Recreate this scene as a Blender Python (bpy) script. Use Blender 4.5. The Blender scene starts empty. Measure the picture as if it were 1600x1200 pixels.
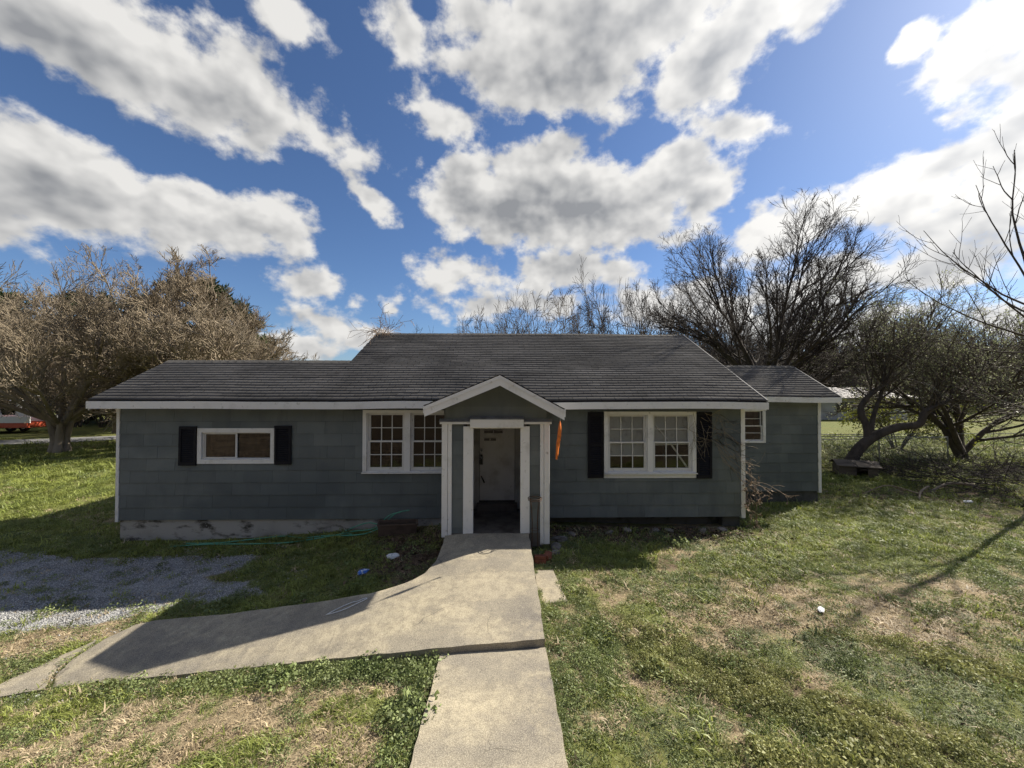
import bpy, bmesh, math, random
import numpy as np
from mathutils import Vector, Matrix, Euler

scene = bpy.context.scene
COL = scene.collection

# ------------------------------------------------------------------ camera
CAM_POS = Vector((0.0, 0.0, 3.0))
CAM_YAW, CAM_PITCH, CAM_ROLL = math.radians(-1.43), math.radians(0.76), math.radians(0.12)
camd = bpy.data.cameras.new('camera')
camd.sensor_width = 36.0
camd.lens = 13.5
camd.clip_start = 0.05
camd.clip_end = 3000.0
cam = bpy.data.objects.new('camera', camd)
COL.objects.link(cam)
_f = Vector((-math.sin(CAM_YAW) * math.cos(CAM_PITCH), math.cos(CAM_YAW) * math.cos(CAM_PITCH), math.sin(CAM_PITCH)))
_r0 = _f.cross(Vector((0, 0, 1))).normalized()
_u0 = _r0.cross(_f)
_r = _r0 * math.cos(CAM_ROLL) + _u0 * math.sin(CAM_ROLL)
_u = _u0 * math.cos(CAM_ROLL) - _r0 * math.sin(CAM_ROLL)
_m = Matrix((_r, _u, -_f)).transposed().to_4x4()
_m.translation = CAM_POS
cam.matrix_world = _m
scene.camera = cam

# ------------------------------------------------------------------ sky, sun, exposure
SUN = Vector((1.20, 0.65, 1.0)).normalized()          # towards the sun
SUN_EL = math.asin(SUN.z)
SUN_AZ = math.atan2(SUN.x, SUN.y)                         # clockwise from +Y
SKY_STRENGTH = 0.050
CLOUD_WHITE, CLOUD_GREY = 9.3, 3.6                        # cloud radiance before the sky strength
SUN_STRENGTH = 5.0
EXPOSURE = 0.82
scene.view_settings.view_transform = 'Standard'
scene.view_settings.look = 'None'
scene.view_settings.exposure = EXPOSURE
scene.view_settings.gamma = 1.0
scene.view_settings.use_curve_mapping = False

sund = bpy.data.lights.new('sun', 'SUN')
sund.energy = SUN_STRENGTH
sund.angle = math.radians(0.53)
sund.color = (1.0, 0.93, 0.80)
sun = bpy.data.objects.new('sun', sund)
sun.rotation_euler = SUN.to_track_quat('Z', 'Y').to_euler()
sun.location = (30, 20, 25)
COL.objects.link(sun)


class NT:
    """small helper to write node trees"""
    def __init__(self, tree):
        self.t = tree

    def n(self, typ, **kw):
        nd = self.t.nodes.new(typ)
        for k, v in kw.items():
            setattr(nd, k, v)
        return nd

    def put(self, sock, v):
        if isinstance(v, bpy.types.NodeSocket):
            self.t.links.new(v, sock)
        else:
            sock.default_value = v

    def math(self, op, a, b=0.0, c=None, clamp=False):
        nd = self.n('ShaderNodeMath', operation=op)
        nd.use_clamp = clamp
        self.put(nd.inputs[0], a)
        self.put(nd.inputs[1], b)
        if c is not None:
            self.put(nd.inputs[2], c)
        return nd.outputs[0]

    def vec(self, op, a, b=(0, 0, 0)):
        nd = self.n('ShaderNodeVectorMath', operation=op)
        self.put(nd.inputs[0], a)
        if op == 'SCALE':
            self.put(nd.inputs['Scale'], b)
        else:
            self.put(nd.inputs[1], b)
        return nd.outputs['Value'] if op in ('LENGTH', 'DOT_PRODUCT', 'DISTANCE') else nd.outputs[0]

    def noise(self, vec, scale, detail=4.0, rough=0.55, lac=2.0, dist=0.0, color=False):
        nd = self.n('ShaderNodeTexNoise')
        if vec is not None:
            self.put(nd.inputs['Vector'], vec)
        nd.inputs['Scale'].default_value = scale
        nd.inputs['Detail'].default_value = detail
        nd.inputs['Roughness'].default_value = rough
        nd.inputs['Lacunarity'].default_value = lac
        nd.inputs['Distortion'].default_value = dist
        return nd.outputs['Color'] if color else nd.outputs[0]

    def remap(self, v, a, b, lo=0.0, hi=1.0, smooth=True):
        nd = self.n('ShaderNodeMapRange')
        nd.interpolation_type = 'SMOOTHSTEP' if smooth else 'LINEAR'
        nd.clamp = True
        self.put(nd.inputs[0], v)
        nd.inputs[1].default_value = a
        nd.inputs[2].default_value = b
        nd.inputs[3].default_value = lo
        nd.inputs[4].default_value = hi
        return nd.outputs[0]

    def mix(self, fac, a, b, mode='MIX'):
        nd = self.n('ShaderNodeMix', data_type='RGBA')
        nd.blend_type = mode
        self.put(nd.inputs[0], fac)
        self.put(nd.inputs[6], a if isinstance(a, bpy.types.NodeSocket) else (*a[:3], 1.0))
        self.put(nd.inputs[7], b if isinstance(b, bpy.types.NodeSocket) else (*b[:3], 1.0))
        return nd.outputs[2]


def sky_dir(px, py):
    return (_f + _r * ((px - 800) / 600.0) - _u * ((py - 600) / 600.0)).normalized()


# cumulus masses: direction (as the bearing and height they stand at), half width, half height, tilt in degrees
CLOUDS = [
    (110, 40, 330, 105, 6), (390, 125, 115, 62, 35), (440, 25, 62, 45, 0), (230, 92, 240, 88, 6),
    (110, 298, 300, 80, 10), (320, 348, 180, 56, 8), (440, 352, 60, 55, 0), (60, 210, 70, 26, 10), (-120, 300, 200, 90, 5),
    (500, 213, 95, 48, 18), (555, 230, 55, 42, 25), (578, 312, 52, 24, 30), (545, 275, 24, 18, 0), (385, 215, 28, 14, 0),
    (700, 180, 62, 46, 5), (620, 35, 48, 50, 20),
    (930, 30, 300, 105, -4), (880, 130, 135, 72, 5), (1130, 75, 170, 70, -28), (740, 25, 70, 66, 0), (775, 95, 45, 55, 0), (1250, 10, 90, 45, -15),
    (830, 310, 175, 88, 0), (930, 330, 150, 70, 0), (1050, 280, 88, 66, 10), (1100, 312, 50, 52, 0), (720, 300, 72, 62, 0), (880, 235, 60, 30, 0),
    (1150, 205, 66, 28, 18), (1090, 195, 18, 16, 0), (1402, 76, 36, 24, -20),
    (715, 430, 88, 36, 0), (880, 425, 105, 38, 0), (800, 475, 170, 24, 0), (1050, 372, 60, 18, -10), (950, 385, 50, 12, 0),
    (1440, 290, 165, 60, -18), (1560, 265, 120, 75, -10), (1340, 320, 60, 40, 0), (1500, 340, 150, 50, 0), (1440, 420, 220, 40, 0),
    (1210, 360, 100, 55, 0), (1290, 430, 110, 52, 0), (1100, 475, 130, 40, 0), (1000, 475, 60, 34, 0), (1240, 510, 160, 45, 0), (1560, 500, 120, 30, 0),
    (1545, 60, 105, 80, 0), (1500, 130, 62, 42, -20), (1470, 188, 40, 22, -20), (1595, 180, 40, 22, 0), (1650, 60, 120, 90, 0),
    (480, 440, 66, 30, 8), (515, 505, 70, 28, 8), (560, 530, 70, 22, 0), (613, 491, 15, 10, 0), (558, 473, 10, 10, 0), (450, 540, 120, 30, 0),
]


AZ_MAX, EL_MIN, EL_MAX = 68.0, -2.0, 54.0


def build_world():
    w = bpy.data.worlds.new('World')
    scene.world = w
    w.cycles.sampling_method = 'MANUAL'
    w.cycles.sample_map_resolution = 256
    w.use_nodes = True
    t = w.node_tree
    t.nodes.clear()
    N = NT(t)
    geo = N.n('ShaderNodeTexCoord').outputs['Generated']
    d = N.vec('NORMALIZE', geo)

    # --- cloud mass field as a node group: 0 at a cloud's rim, positive inside. The field over bearing and height
    # is written as a sum of products of curves (curve of the bearing x curve of the height).
    NU, NV, RANK = 180, 100, 27
    az = np.radians(np.linspace(-AZ_MAX, AZ_MAX, NU))[:, None]
    el = np.radians(np.linspace(EL_MIN, EL_MAX, NV))[None, :]
    D3 = np.stack([np.sin(az) * np.cos(el), np.cos(az) * np.cos(el), np.sin(el) + 0 * az], -1)
    acc = np.full((NU, NV), -1.0)
    for (cx, cy, a, b, rot) in CLOUDS:
        ca, sa = math.cos(math.radians(rot)), math.sin(math.radians(rot))
        c = np.array(sky_dir(cx, cy))
        R = np.array((sky_dir(cx + a * ca, cy + a * sa) - sky_dir(cx - a * ca, cy - a * sa)) * 0.5)
        U = np.array((sky_dir(cx + b * sa, cy - b * ca) - sky_dir(cx - b * sa, cy + b * ca)) * 0.5)
        q = D3 - c
        x, y = q @ R / (R @ R), q @ U / (U @ U)
        s = max(0.50 if b > 20 else 0.30, min(np.linalg.norm(R), np.linalg.norm(U)) / 0.10)
        L = s * (1 - np.sqrt(x * x + y * y))
        k = 22.0
        acc = np.logaddexp(acc * k, L * k) / k
    acc = np.clip(acc, -1.0, 1.3)
    mean = acc.mean()
    Us, Ss, Vs = np.linalg.svd(acc - mean, full_matrices=False)

    gt = bpy.data.node_groups.new('cloud_mass', 'ShaderNodeTree')
    gt.interface.new_socket('u', in_out='INPUT', socket_type='NodeSocketFloat')
    gt.interface.new_socket('v', in_out='INPUT', socket_type='NodeSocketFloat')
    gt.interface.new_socket('Value', in_out='OUTPUT', socket_type='NodeSocketFloat')
    G = NT(gt)
    gi = G.n('NodeGroupInput')
    go = G.n('NodeGroupOutput')

    def curve3(inp, funcs):
        nd = G.n('ShaderNodeRGBCurve')
        cm = nd.mapping
        cm.use_clip = False
        for ch in range(3):
            f = funcs[ch]
            cv = cm.curves[ch]
            xs = np.linspace(0, 1, len(f))
            cv.points[0].location = (0.0, float(f[0]))
            cv.points[1].location = (1.0, float(f[-1]))
            for xx, yy in zip(xs[1:-1], f[1:-1]):
                cv.points.new(float(xx), float(yy))
        cm.update()
        G.put(nd.inputs['Color'], inp)
        nd.inputs['Fac'].default_value = 1.0
        return nd.outputs[0]

    tot = None
    for k in range(0, RANK, 3):
        fu, fv, wt = [], [], []
        for j in range(k, k + 3):
            a1, b1 = Us[:, j], Vs[j]
            ma, mb = abs(a1).max(), abs(b1).max()
            wt.append(Ss[j] * ma * mb)
            fu.append((0.5 + 0.5 * a1 / ma)[::2])
            fv.append((0.5 + 0.5 * b1 / mb)[::1])
        cu = G.vec('MULTIPLY_ADD', curve3(gi.outputs[0], fu), (2, 2, 2))
        cu.node.inputs[2].default_value = (-1, -1, -1)
        cv = G.vec('MULTIPLY_ADD', curve3(gi.outputs[1], fv), tuple(2 * w for w in wt))
        cv.node.inputs[2].default_value = tuple(-w for w in wt)
        dp = G.vec('DOT_PRODUCT', cu, cv)
        tot = dp if tot is None else G.math('ADD', tot, dp)
    G.put(go.inputs[0], G.math('ADD', tot, float(mean)))

    def uv(v):
        sx = N.n('ShaderNodeSeparateXYZ')
        N.put(sx.inputs[0], v)
        A = N.math('ARCTAN2', sx.outputs[0], sx.outputs[1])
        E = N.math('ARCSINE', sx.outputs[2])
        return (N.math('MULTIPLY_ADD', A, 0.5 / math.radians(AZ_MAX), 0.5, clamp=True),
                N.math('MULTIPLY_ADD', E, 1.0 / math.radians(EL_MAX - EL_MIN), -EL_MIN / (EL_MAX - EL_MIN), clamp=True), A, E)

    def mass(u, v):
        nd = N.n('ShaderNodeGroup')
        nd.node_tree = gt
        N.put(nd.inputs[0], u)
        N.put(nd.inputs[1], v)
        return nd.outputs[0]

    flat = N.vec('MULTIPLY', d, (1, 1, 1.35))
    wob = N.vec('SCALE', N.vec('SUBTRACT', N.noise(flat, 9.0, 2.0, 0.6, color=True), (0.5, 0.5, 0.5)), 0.05)
    dw = N.vec('NORMALIZE', N.vec('ADD', d, wob))
    U0, V0, A0, E0 = uv(dw)
    # the same kind of broken cumulus goes on round the rest of the sky
    rest = N.math('MULTIPLY_ADD', N.noise(N.vec('MULTIPLY', dw, (1, 1, 1.9)), 2.6, 1.0, 0.45), 9.0, -4.6)
    inside = N.math('MULTIPLY', N.remap(N.math('ABSOLUTE', A0), math.radians(AZ_MAX), math.radians(AZ_MAX - 7)),
                    N.remap(E0, math.radians(EL_MAX), math.radians(EL_MAX - 6)))

    def whole(m):
        nd = N.n('ShaderNodeMix', data_type='FLOAT')
        N.put(nd.inputs[0], inside)
        N.put(nd.inputs[2], rest)
        N.put(nd.inputs[3], m)
        return nd.outputs[0]

    m0 = whole(mass(U0, V0))
    m1 = whole(mass(U0, N.math('ADD', V0, 4.2 / (EL_MAX - EL_MIN), clamp=True)))   # what hangs above shades the bellies
    billow = N.noise(flat, 12.0, 8.0, 0.54, 2.2)
    billow0 = N.noise(flat, 12.0, 2.5, 0.5, 2.2)
    billow_s = N.noise(N.vec('ADD', flat, tuple(SUN * 0.014 + Vector((0, 0, 0.016)))), 12.0, 2.5, 0.5, 2.2)
    edge = N.math('MULTIPLY_ADD', billow, 2.1, -1.06)
    dens = N.math('ADD', N.math('MULTIPLY', m0, 1.5), edge)
    alpha = N.remap(dens, -0.10, 0.38)
    relief = N.math('MULTIPLY', N.math('SUBTRACT', billow0, billow_s), 2.2)
    core = N.remap(N.math('ADD', m0, N.math('MULTIPLY_ADD', billow0, 1.0, -0.5)), -0.05, 0.95)
    belly = N.remap(N.math('ADD', m1, N.math('MULTIPLY_ADD', billow0, 0.8, -0.4)), -0.50, 0.65)
    shade = N.math('MULTIPLY', belly, N.math('MULTIPLY_ADD', core, 0.72, 0.28))
    shade = N.math('SUBTRACT', shade, relief, clamp=True)
    # clouds towards the sun scatter more light forward
    sd = N.vec('DOT_PRODUCT', d, tuple(SUN))
    fwd = N.math('POWER', N.math('MAXIMUM', sd, 0.0), 9.0)
    cw = N.vec('SCALE', (1.0, 0.985, 0.955), N.math('MULTIPLY_ADD', fwd, 6.0, CLOUD_WHITE))
    cg = N.vec('SCALE', (0.93, 0.965, 1.03), N.math('MULTIPLY_ADD', fwd, 5.0, CLOUD_GREY))
    ccol = N.mix(shade, cw, cg)
    sky = N.n('ShaderNodeTexSky', sky_type='NISHITA')
    sky.sun_disc = False
    sky.sun_elevation = SUN_EL
    sky.sun_rotation = SUN_AZ
    sky.altitude = 200.0
    sky.air_density = 1.0
    sky.dust_density = 0.5
    sky.ozone_density = 4.5
    out = N.mix(alpha, N.vec('MULTIPLY', sky.outputs[0], (1.04, 1.14, 1.30)), ccol)
    bg = N.n('ShaderNodeBackground')
    N.put(bg.inputs['Color'], out)
    bg.inputs['Strength'].default_value = SKY_STRENGTH
    wo = N.n('ShaderNodeOutputWorld')
    t.links.new(bg.outputs[0], wo.inputs['Surface'])


build_world()
scene.cycles.use_adaptive_sampling = True
scene.cycles.adaptive_threshold = 0.02
scene.cycles.max_bounces = 6
scene.cycles.diffuse_bounces = 2
scene.cycles.glossy_bounces = 2
scene.cycles.transparent_max_bounces = 12
scene.cycles.sample_clamp_indirect = 6.0

# ------------------------------------------------------------------ helpers
RNG = np.random.default_rng(11)
random.seed(5)


class MB:
    """collects simple shapes; build() links them as one mesh object"""
    def __init__(self):
        self.v, self.f = [], []

    def add(self, vs, fs):
        b = len(self.v)
        self.v += [tuple(p) for p in vs]
        self.f += [tuple(i + b for i in q) for q in fs]
        return self

    def box(self, x0, x1, y0, y1, z0, z1):
        return self.add([(x0, y0, z0), (x1, y0, z0), (x1, y1, z0), (x0, y1, z0), (x0, y0, z1), (x1, y0, z1), (x1, y1, z1), (x0, y1, z1)],
                        [(0, 3, 2, 1), (4, 5, 6, 7), (0, 1, 5, 4), (1, 2, 6, 5), (2, 3, 7, 6), (3, 0, 4, 7)])

    def hexa(self, p):
        """eight corners: bottom loop then top loop"""
        return self.add(p, [(0, 3, 2, 1), (4, 5, 6, 7), (0, 1, 5, 4), (1, 2, 6, 5), (2, 3, 7, 6), (3, 0, 4, 7)])

    def prism_y(self, prof, y0, y1):
        """profile of (x, z) points, counter-clockwise seen from -Y, extruded along y"""
        n = len(prof)
        vs = [(x, y0, z) for x, z in prof] + [(x, y1, z) for x, z in prof]
        fs = [tuple(range(n)), tuple(range(2 * n - 1, n - 1, -1))]
        for i in range(n):
            j = (i + 1) % n
            fs.append((i, i + n, j + n, j))
        return self.add(vs, fs)

    def prism_x(self, prof, x0, x1):
        n = len(prof)
        vs = [(x0, y, z) for y, z in prof] + [(x1, y, z) for y, z in prof]
        fs = [tuple(range(n - 1, -1, -1)), tuple(range(n, 2 * n))]
        for i in range(n):
            j = (i + 1) % n
            fs.append((i, j, j + n, i + n))
        return self.add(vs, fs)

    def tube(self, pts, r, n=6, cap=True):
        pts = [Vector(p) for p in pts]
        rs = r if isinstance(r, (list, tuple)) else [r] * len(pts)
        b = len(self.v)
        ref = Vector((0.31, 0.17, 0.93))
        t0 = (pts[-1] - pts[0]).normalized() if (pts[-1] - pts[0]).length > 1e-6 else Vector((1, 0, 0))
        if abs(t0.dot(ref)) > 0.9:
            ref = Vector((0.9, 0.3, 0.1))
        for i, p in enumerate(pts):
            t = (pts[min(i + 1, len(pts) - 1)] - pts[max(i - 1, 0)]).normalized()
            a = t.cross(ref).normalized()
            c = t.cross(a)
            for k in range(n):
                th = 2 * math.pi * k / n
                self.v.append(tuple(p + (a * math.cos(th) + c * math.sin(th)) * rs[i]))
        for i in range(len(pts) - 1):
            for k in range(n):
                k2 = (k + 1) % n
                self.f.append((b + i * n + k, b + i * n + k2, b + (i + 1) * n + k2, b + (i + 1) * n + k))
        if cap:
            self.f.append(tuple(b + k for k in range(n - 1, -1, -1)))
            e = b + (len(pts) - 1) * n
            self.f.append(tuple(e + k for k in range(n)))
        return self

    def mesh(self, name, mat=None, smooth=False, bevel=0.0):
        me = bpy.data.meshes.new(name)
        me.from_pydata(self.v, [], self.f)
        bm = bmesh.new()
        bm.from_mesh(me)
        bmesh.ops.recalc_face_normals(bm, faces=bm.faces)
        if bevel > 0:
            bmesh.ops.bevel(bm, geom=list(bm.edges), offset=bevel, segments=1, affect='EDGES', profile=0.5)
        bm.to_mesh(me)
        bm.free()
        if mat:
            me.materials.append(mat)
        if smooth:
            me.polygons.foreach_set('use_smooth', [True] * len(me.polygons))
        return me

    def build(self, name, mat, parent=None, loc=(0, 0, 0), rot=(0, 0, 0), smooth=False, bevel=0.0):
        return link(name, self.mesh(name, mat, smooth, bevel), parent, loc, rot)


def link(name, me, parent=None, loc=(0, 0, 0), rot=(0, 0, 0), scale=(1, 1, 1)):
    o = bpy.data.objects.new(name, me)
    COL.objects.link(o)
    o.parent = parent
    o.location = loc
    o.rotation_euler = rot
    o.scale = scale
    return o


def tag(o, label=None, cat=None, group=None, kind=None):
    if label:
        o['label'] = label
    if cat:
        o['category'] = cat
    if group:
        o['group'] = group
    if kind:
        o['kind'] = kind
    return o


def thing(name, label, cat, loc=(0, 0, 0), rz=0.0, group=None):
    o = bpy.data.objects.new(name, None)
    COL.objects.link(o)
    o.empty_display_size = 0.3
    o.location = loc
    o.rotation_euler = (0, 0, rz)
    return tag(o, label, cat, group)


def copy_tree(o, parent=None):
    c = o.copy()
    COL.objects.link(c)
    c.parent = parent
    for ch in list(o.children):
        copy_tree(ch, c)
    return c


def fast_mesh(name, verts, faces, mat=None, smooth=False):
    """verts (N,3) array, faces (M,k) array with k = 3 or 4"""
    me = bpy.data.meshes.new(name)
    verts = np.ascontiguousarray(verts, dtype=np.float32)
    faces = np.ascontiguousarray(faces, dtype=np.int32)
    m, k = faces.shape
    me.vertices.add(len(verts))
    me.vertices.foreach_set('co', verts.ravel())
    me.loops.add(m * k)
    me.loops.foreach_set('vertex_index', faces.ravel())
    me.polygons.add(m)
    me.polygons.foreach_set('loop_start', np.arange(0, m * k, k, dtype=np.int32))
    if smooth:
        me.polygons.foreach_set('use_smooth', np.ones(m, dtype=bool))
    me.update(calc_edges=True)
    if mat:
        me.materials.append(mat)
    return me


def ss(a, b, x):
    t = np.clip((np.asarray(x, float) - a) / (b - a), 0, 1)
    return t * t * (3 - 2 * t)


_PERM = np.random.default_rng(3).random((256, 256))


def vnoise(x, y, s, octv=4, seed=0.0):
    """value noise, 0..1"""
    out, amp, tot = 0.0, 1.0, 0.0
    x = np.asarray(x, float) / s + 37.3 + seed * 17.7
    y = np.asarray(y, float) / s + 91.1 + seed * 5.3
    for _ in range(octv):
        xi, yi = np.floor(x).astype(int), np.floor(y).astype(int)
        fx, fy = x - xi, y - yi
        fx, fy = fx * fx * (3 - 2 * fx), fy * fy * (3 - 2 * fy)
        g = lambda i, j: _PERM[(xi + i) % 256, (yi + j) % 256]
        out = out + amp * (g(0, 0) * (1 - fx) * (1 - fy) + g(1, 0) * fx * (1 - fy) + g(0, 1) * (1 - fx) * fy + g(1, 1) * fx * fy)
        tot += amp
        amp *= 0.5
        x, y = x * 2.03 + 11.7, y * 2.03 + 5.1
    return out / tot


def in_poly(x, y, poly):
    x, y = np.asarray(x, float), np.asarray(y, float)
    ins = np.zeros(x.shape, bool)
    n = len(poly)
    for i in range(n):
        (x1, y1), (x2, y2) = poly[i], poly[(i + 1) % n]
        c = ((y1 > y) != (y2 > y)) & (x < (x2 - x1) * (y - y1) / (y2 - y1 + 1e-12) + x1)
        ins ^= c
    return ins


def ground_z(x, y):
    x = np.asarray(x, float)
    y = np.asarray(y, float)
    z = 0.075 * np.maximum(0, 4.4 - np.maximum(y, -6)) - 0.03
    z = z + 3.6 * ss(-7, -26, y)                                  # wooded bank behind the photographer
    z = z - 0.16 * ss(5.5, 11, y) * ss(0, 4, x)
    z = z - 0.42 * ss(-0.7, -7.0, x) * (1 - 0.31 * ss(6.3, 8.6, y))
    z = z + 6.0 * ss(70, 200, y) * ss(-60, 60, x)                 # rising ground far off on the right
    return z


# ------------------------------------------------------------------ materials
def pmat(name, base, rough=0.8, layers=(), bump=None, rand=0.0, spec=0.3, attr=None, metal=0.0, trans=0.0):
    """layers: (scale, detail, colour, lo, hi[, stretch]) noise blends; bump: list of (scale, strength, distance)"""
    m = bpy.data.materials.new(name)
    m.use_nodes = True
    t = m.node_tree
    t.nodes.clear()
    N = NT(t)
    out = N.n('ShaderNodeOutputMaterial')
    bs = N.n('ShaderNodeBsdfPrincipled')
    t.links.new(bs.outputs[0], out.inputs[0])
    pos = N.n('ShaderNodeNewGeometry').outputs['Position']
    col = None
    cur = base
    for i, L in enumerate(layers):
        sc, det, c2, lo, hi = L[:5]
        v = pos
        if len(L) > 5:
            v = N.vec('MULTIPLY', pos, L[5])
        v = N.vec('ADD', v, (i * 7.3 + 1.1, i * 3.1, i * 5.7))
        fac = N.remap(N.noise(v, sc, det, 0.6), lo, hi)
        cur = N.mix(fac, cur, c2)
    if rand > 0 or attr:
        if attr:
            a = N.n('ShaderNodeAttribute')
            a.attribute_name = attr
            rv = a.outputs['Fac']
        else:
            rv = N.n('ShaderNodeObjectInfo').outputs['Random']
        k = N.math('MULTIPLY_ADD', rv, 2 * rand, 1 - rand)
        if not isinstance(cur, bpy.types.NodeSocket):
            cur = N.mix(0.0, cur, cur)
        cur = N.vec('SCALE', cur, k)
    N.put(bs.inputs['Base Color'], cur if isinstance(cur, bpy.types.NodeSocket) else (*cur[:3], 1.0))
    bs.inputs['Roughness'].default_value = rough
    bs.inputs['Specular IOR Level'].default_value = spec
    bs.inputs['Metallic'].default_value = metal
    if trans > 0:
        tr = N.n('ShaderNodeBsdfTranslucent')
        N.put(tr.inputs['Color'], cur if isinstance(cur, bpy.types.NodeSocket) else (*cur[:3], 1.0))
        mx = N.n('ShaderNodeMixShader')
        mx.inputs[0].default_value = trans
        t.links.new(bs.outputs[0], mx.inputs[1])
        t.links.new(tr.outputs[0], mx.inputs[2])
        t.links.new(mx.outputs[0], out.inputs[0])
    if bump:
        prev = None
        for sc, st, ds in bump:
            b = N.n('ShaderNodeBump')
            b.inputs['Strength'].default_value = st
            b.inputs['Distance'].default_value = ds
            N.put(b.inputs['Height'], N.noise(pos, sc, 4.0, 0.6))
            if prev is not None:
                t.links.new(prev, b.inputs['Normal'])
            prev = b.outputs[0]
        t.links.new(prev, bs.inputs['Normal'])
    return m


M = {}
M['siding'] = pmat('siding_paint', (0.138, 0.156, 0.156), 0.62, [(1.3, 5, (0.164, 0.181, 0.178), 0.42, 0.7), (3.0, 6, (0.110, 0.127, 0.130), 0.48, 0.72, (1, 1, 0.25)), (0.5, 3, (0.10, 0.117, 0.122), 0.45, 0.65), (22, 3, (0.16, 0.17, 0.165), 0.70, 0.80)],
                   [(60, 0.25, 0.004), (5, 0.2, 0.01)], rand=0.11, spec=0.35)
M['backing'] = pmat('sheathing_dark', (0.035, 0.04, 0.042), 0.9)
M['white'] = pmat('white_trim_paint', (0.79, 0.78, 0.76), 0.55, [(2.2, 5, (0.58, 0.57, 0.53), 0.52, 0.78), (9, 5, (0.40, 0.38, 0.34), 0.60, 0.78), (45, 3, (0.30, 0.28, 0.25), 0.74, 0.80)],
                  [(40, 0.2, 0.003)], rand=0.04, spec=0.35)
M['sash'] = pmat('sash_paint', (0.70, 0.69, 0.66), 0.5, [(12, 4, (0.52, 0.50, 0.46), 0.55, 0.78)], [(60, 0.15, 0.002)], spec=0.35)
M['shutter'] = pmat('shutter_black', (0.006, 0.006, 0.011), 0.62, [(8, 4, (0.013, 0.013, 0.018), 0.5, 0.8)], spec=0.25)
M['foundation'] = pmat('foundation_concrete', (0.42, 0.40, 0.37), 0.9, [(2.3, 6, (0.06, 0.055, 0.045), 0.50, 0.66, (1, 1, 2.2)), (0.8, 3, (0.22, 0.21, 0.19), 0.45, 0.7), (14, 4, (0.5, 0.48, 0.45), 0.62, 0.75)], [(30, 0.4, 0.01)])
M['block'] = pmat('foundation_block', (0.10, 0.10, 0.09), 0.95, [(4, 5, (0.05, 0.05, 0.04), 0.45, 0.7)], [(30, 0.4, 0.01)])
M['shingle'] = pmat('asphalt_shingle', (0.108, 0.103, 0.098), 0.95, [(0.55, 5, (0.140, 0.132, 0.124), 0.42, 0.66), (0.9, 5, (0.078, 0.075, 0.072), 0.46, 0.70), (70, 2, (0.12, 0.11, 0.105), 0.58, 0.75), (5, 4, (0.13, 0.118, 0.108), 0.66, 0.82)],
                    [(150, 0.5, 0.004)], attr='tone', rand=0.24, spec=0.15)
M['drip'] = pmat('drip_edge_dark', (0.018, 0.018, 0.019), 0.7)
M['tin'] = pmat('metal_flashing', (0.26, 0.27, 0.29), 0.5, [(6, 4, (0.18, 0.18, 0.19), 0.4, 0.7)], spec=0.5, metal=0.3)
M['pale_edge'] = pmat('pale_drip_edge', (0.30, 0.29, 0.28), 0.8)
M['door'] = pmat('door_paint_dirty', (0.60, 0.59, 0.57), 0.6, [(2.5, 6, (0.42, 0.40, 0.37), 0.45, 0.72), (7, 5, (0.24, 0.21, 0.18), 0.62, 0.8)], [(25, 0.2, 0.004)])
M['interior'] = pmat('vestibule_paint', (0.42, 0.41, 0.39), 0.8, [(2, 5, (0.28, 0.27, 0.25), 0.45, 0.7)])
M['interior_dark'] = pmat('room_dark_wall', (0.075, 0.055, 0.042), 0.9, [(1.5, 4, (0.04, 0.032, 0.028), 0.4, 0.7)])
M['floor_dirty'] = pmat('vestibule_floor', (0.13, 0.115, 0.10), 0.9, [(3, 5, (0.06, 0.05, 0.045), 0.42, 0.7)], [(15, 0.4, 0.01)])
M['blind'] = pmat('blind_white', (0.80, 0.78, 0.73), 0.6, [(5, 4, (0.45, 0.43, 0.40), 0.5, 0.8)], trans=0.15)
M['brown_sheet'] = pmat('banded_brown', (0.085, 0.060, 0.044), 0.9, [(2.2, 4, (0.030, 0.022, 0.018), 0.42, 0.6, (0.7, 1, 5))])  # brown with darker level bands, for the sheets behind the panes
M['black'] = pmat('black_metal', (0.012, 0.012, 0.013), 0.5, spec=0.4)
M['rust'] = pmat('rusty_wire', (0.10, 0.055, 0.032), 0.8, [(25, 4, (0.04, 0.028, 0.022), 0.4, 0.7)], spec=0.3)
M['soil'] = pmat('bare_soil', (0.060, 0.044, 0.033), 1.0, [(5, 5, (0.10, 0.075, 0.055), 0.5, 0.75), (30, 4, (0.03, 0.024, 0.018), 0.5, 0.7)], [(25, 0.6, 0.02)])
M['brick'] = pmat('red_brick', (0.24, 0.085, 0.05), 0.9, [(12, 4, (0.15, 0.06, 0.04), 0.45, 0.75), (30, 3, (0.36, 0.22, 0.16), 0.66, 0.8)], [(40, 0.4, 0.006)], rand=0.2)
M['rock'] = pmat('field_stone', (0.24, 0.215, 0.19), 0.9, [(6, 5, (0.12, 0.105, 0.09), 0.45, 0.7)], [(20, 0.5, 0.02)], rand=0.35)
M['gravel'] = pmat('gravel_stone', (0.40, 0.395, 0.385), 0.85, [(40, 2, (0.26, 0.255, 0.25), 0.45, 0.7)], rand=0.35)
M['hose'] = pmat('garden_hose_green', (0.10, 0.36, 0.24), 0.5, [(14, 3, (0.22, 0.42, 0.33), 0.5, 0.75)], spec=0.5)
M['planter'] = pmat('planter_brown', (0.13, 0.092, 0.07), 0.85, [(6, 5, (0.08, 0.06, 0.048), 0.45, 0.7)], [(30, 0.3, 0.008)])
M['orange'] = pmat('orange_ribbon', (0.78, 0.20, 0.03), 0.45, [(20, 3, (0.55, 0.13, 0.02), 0.45, 0.7)], spec=0.5)
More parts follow.
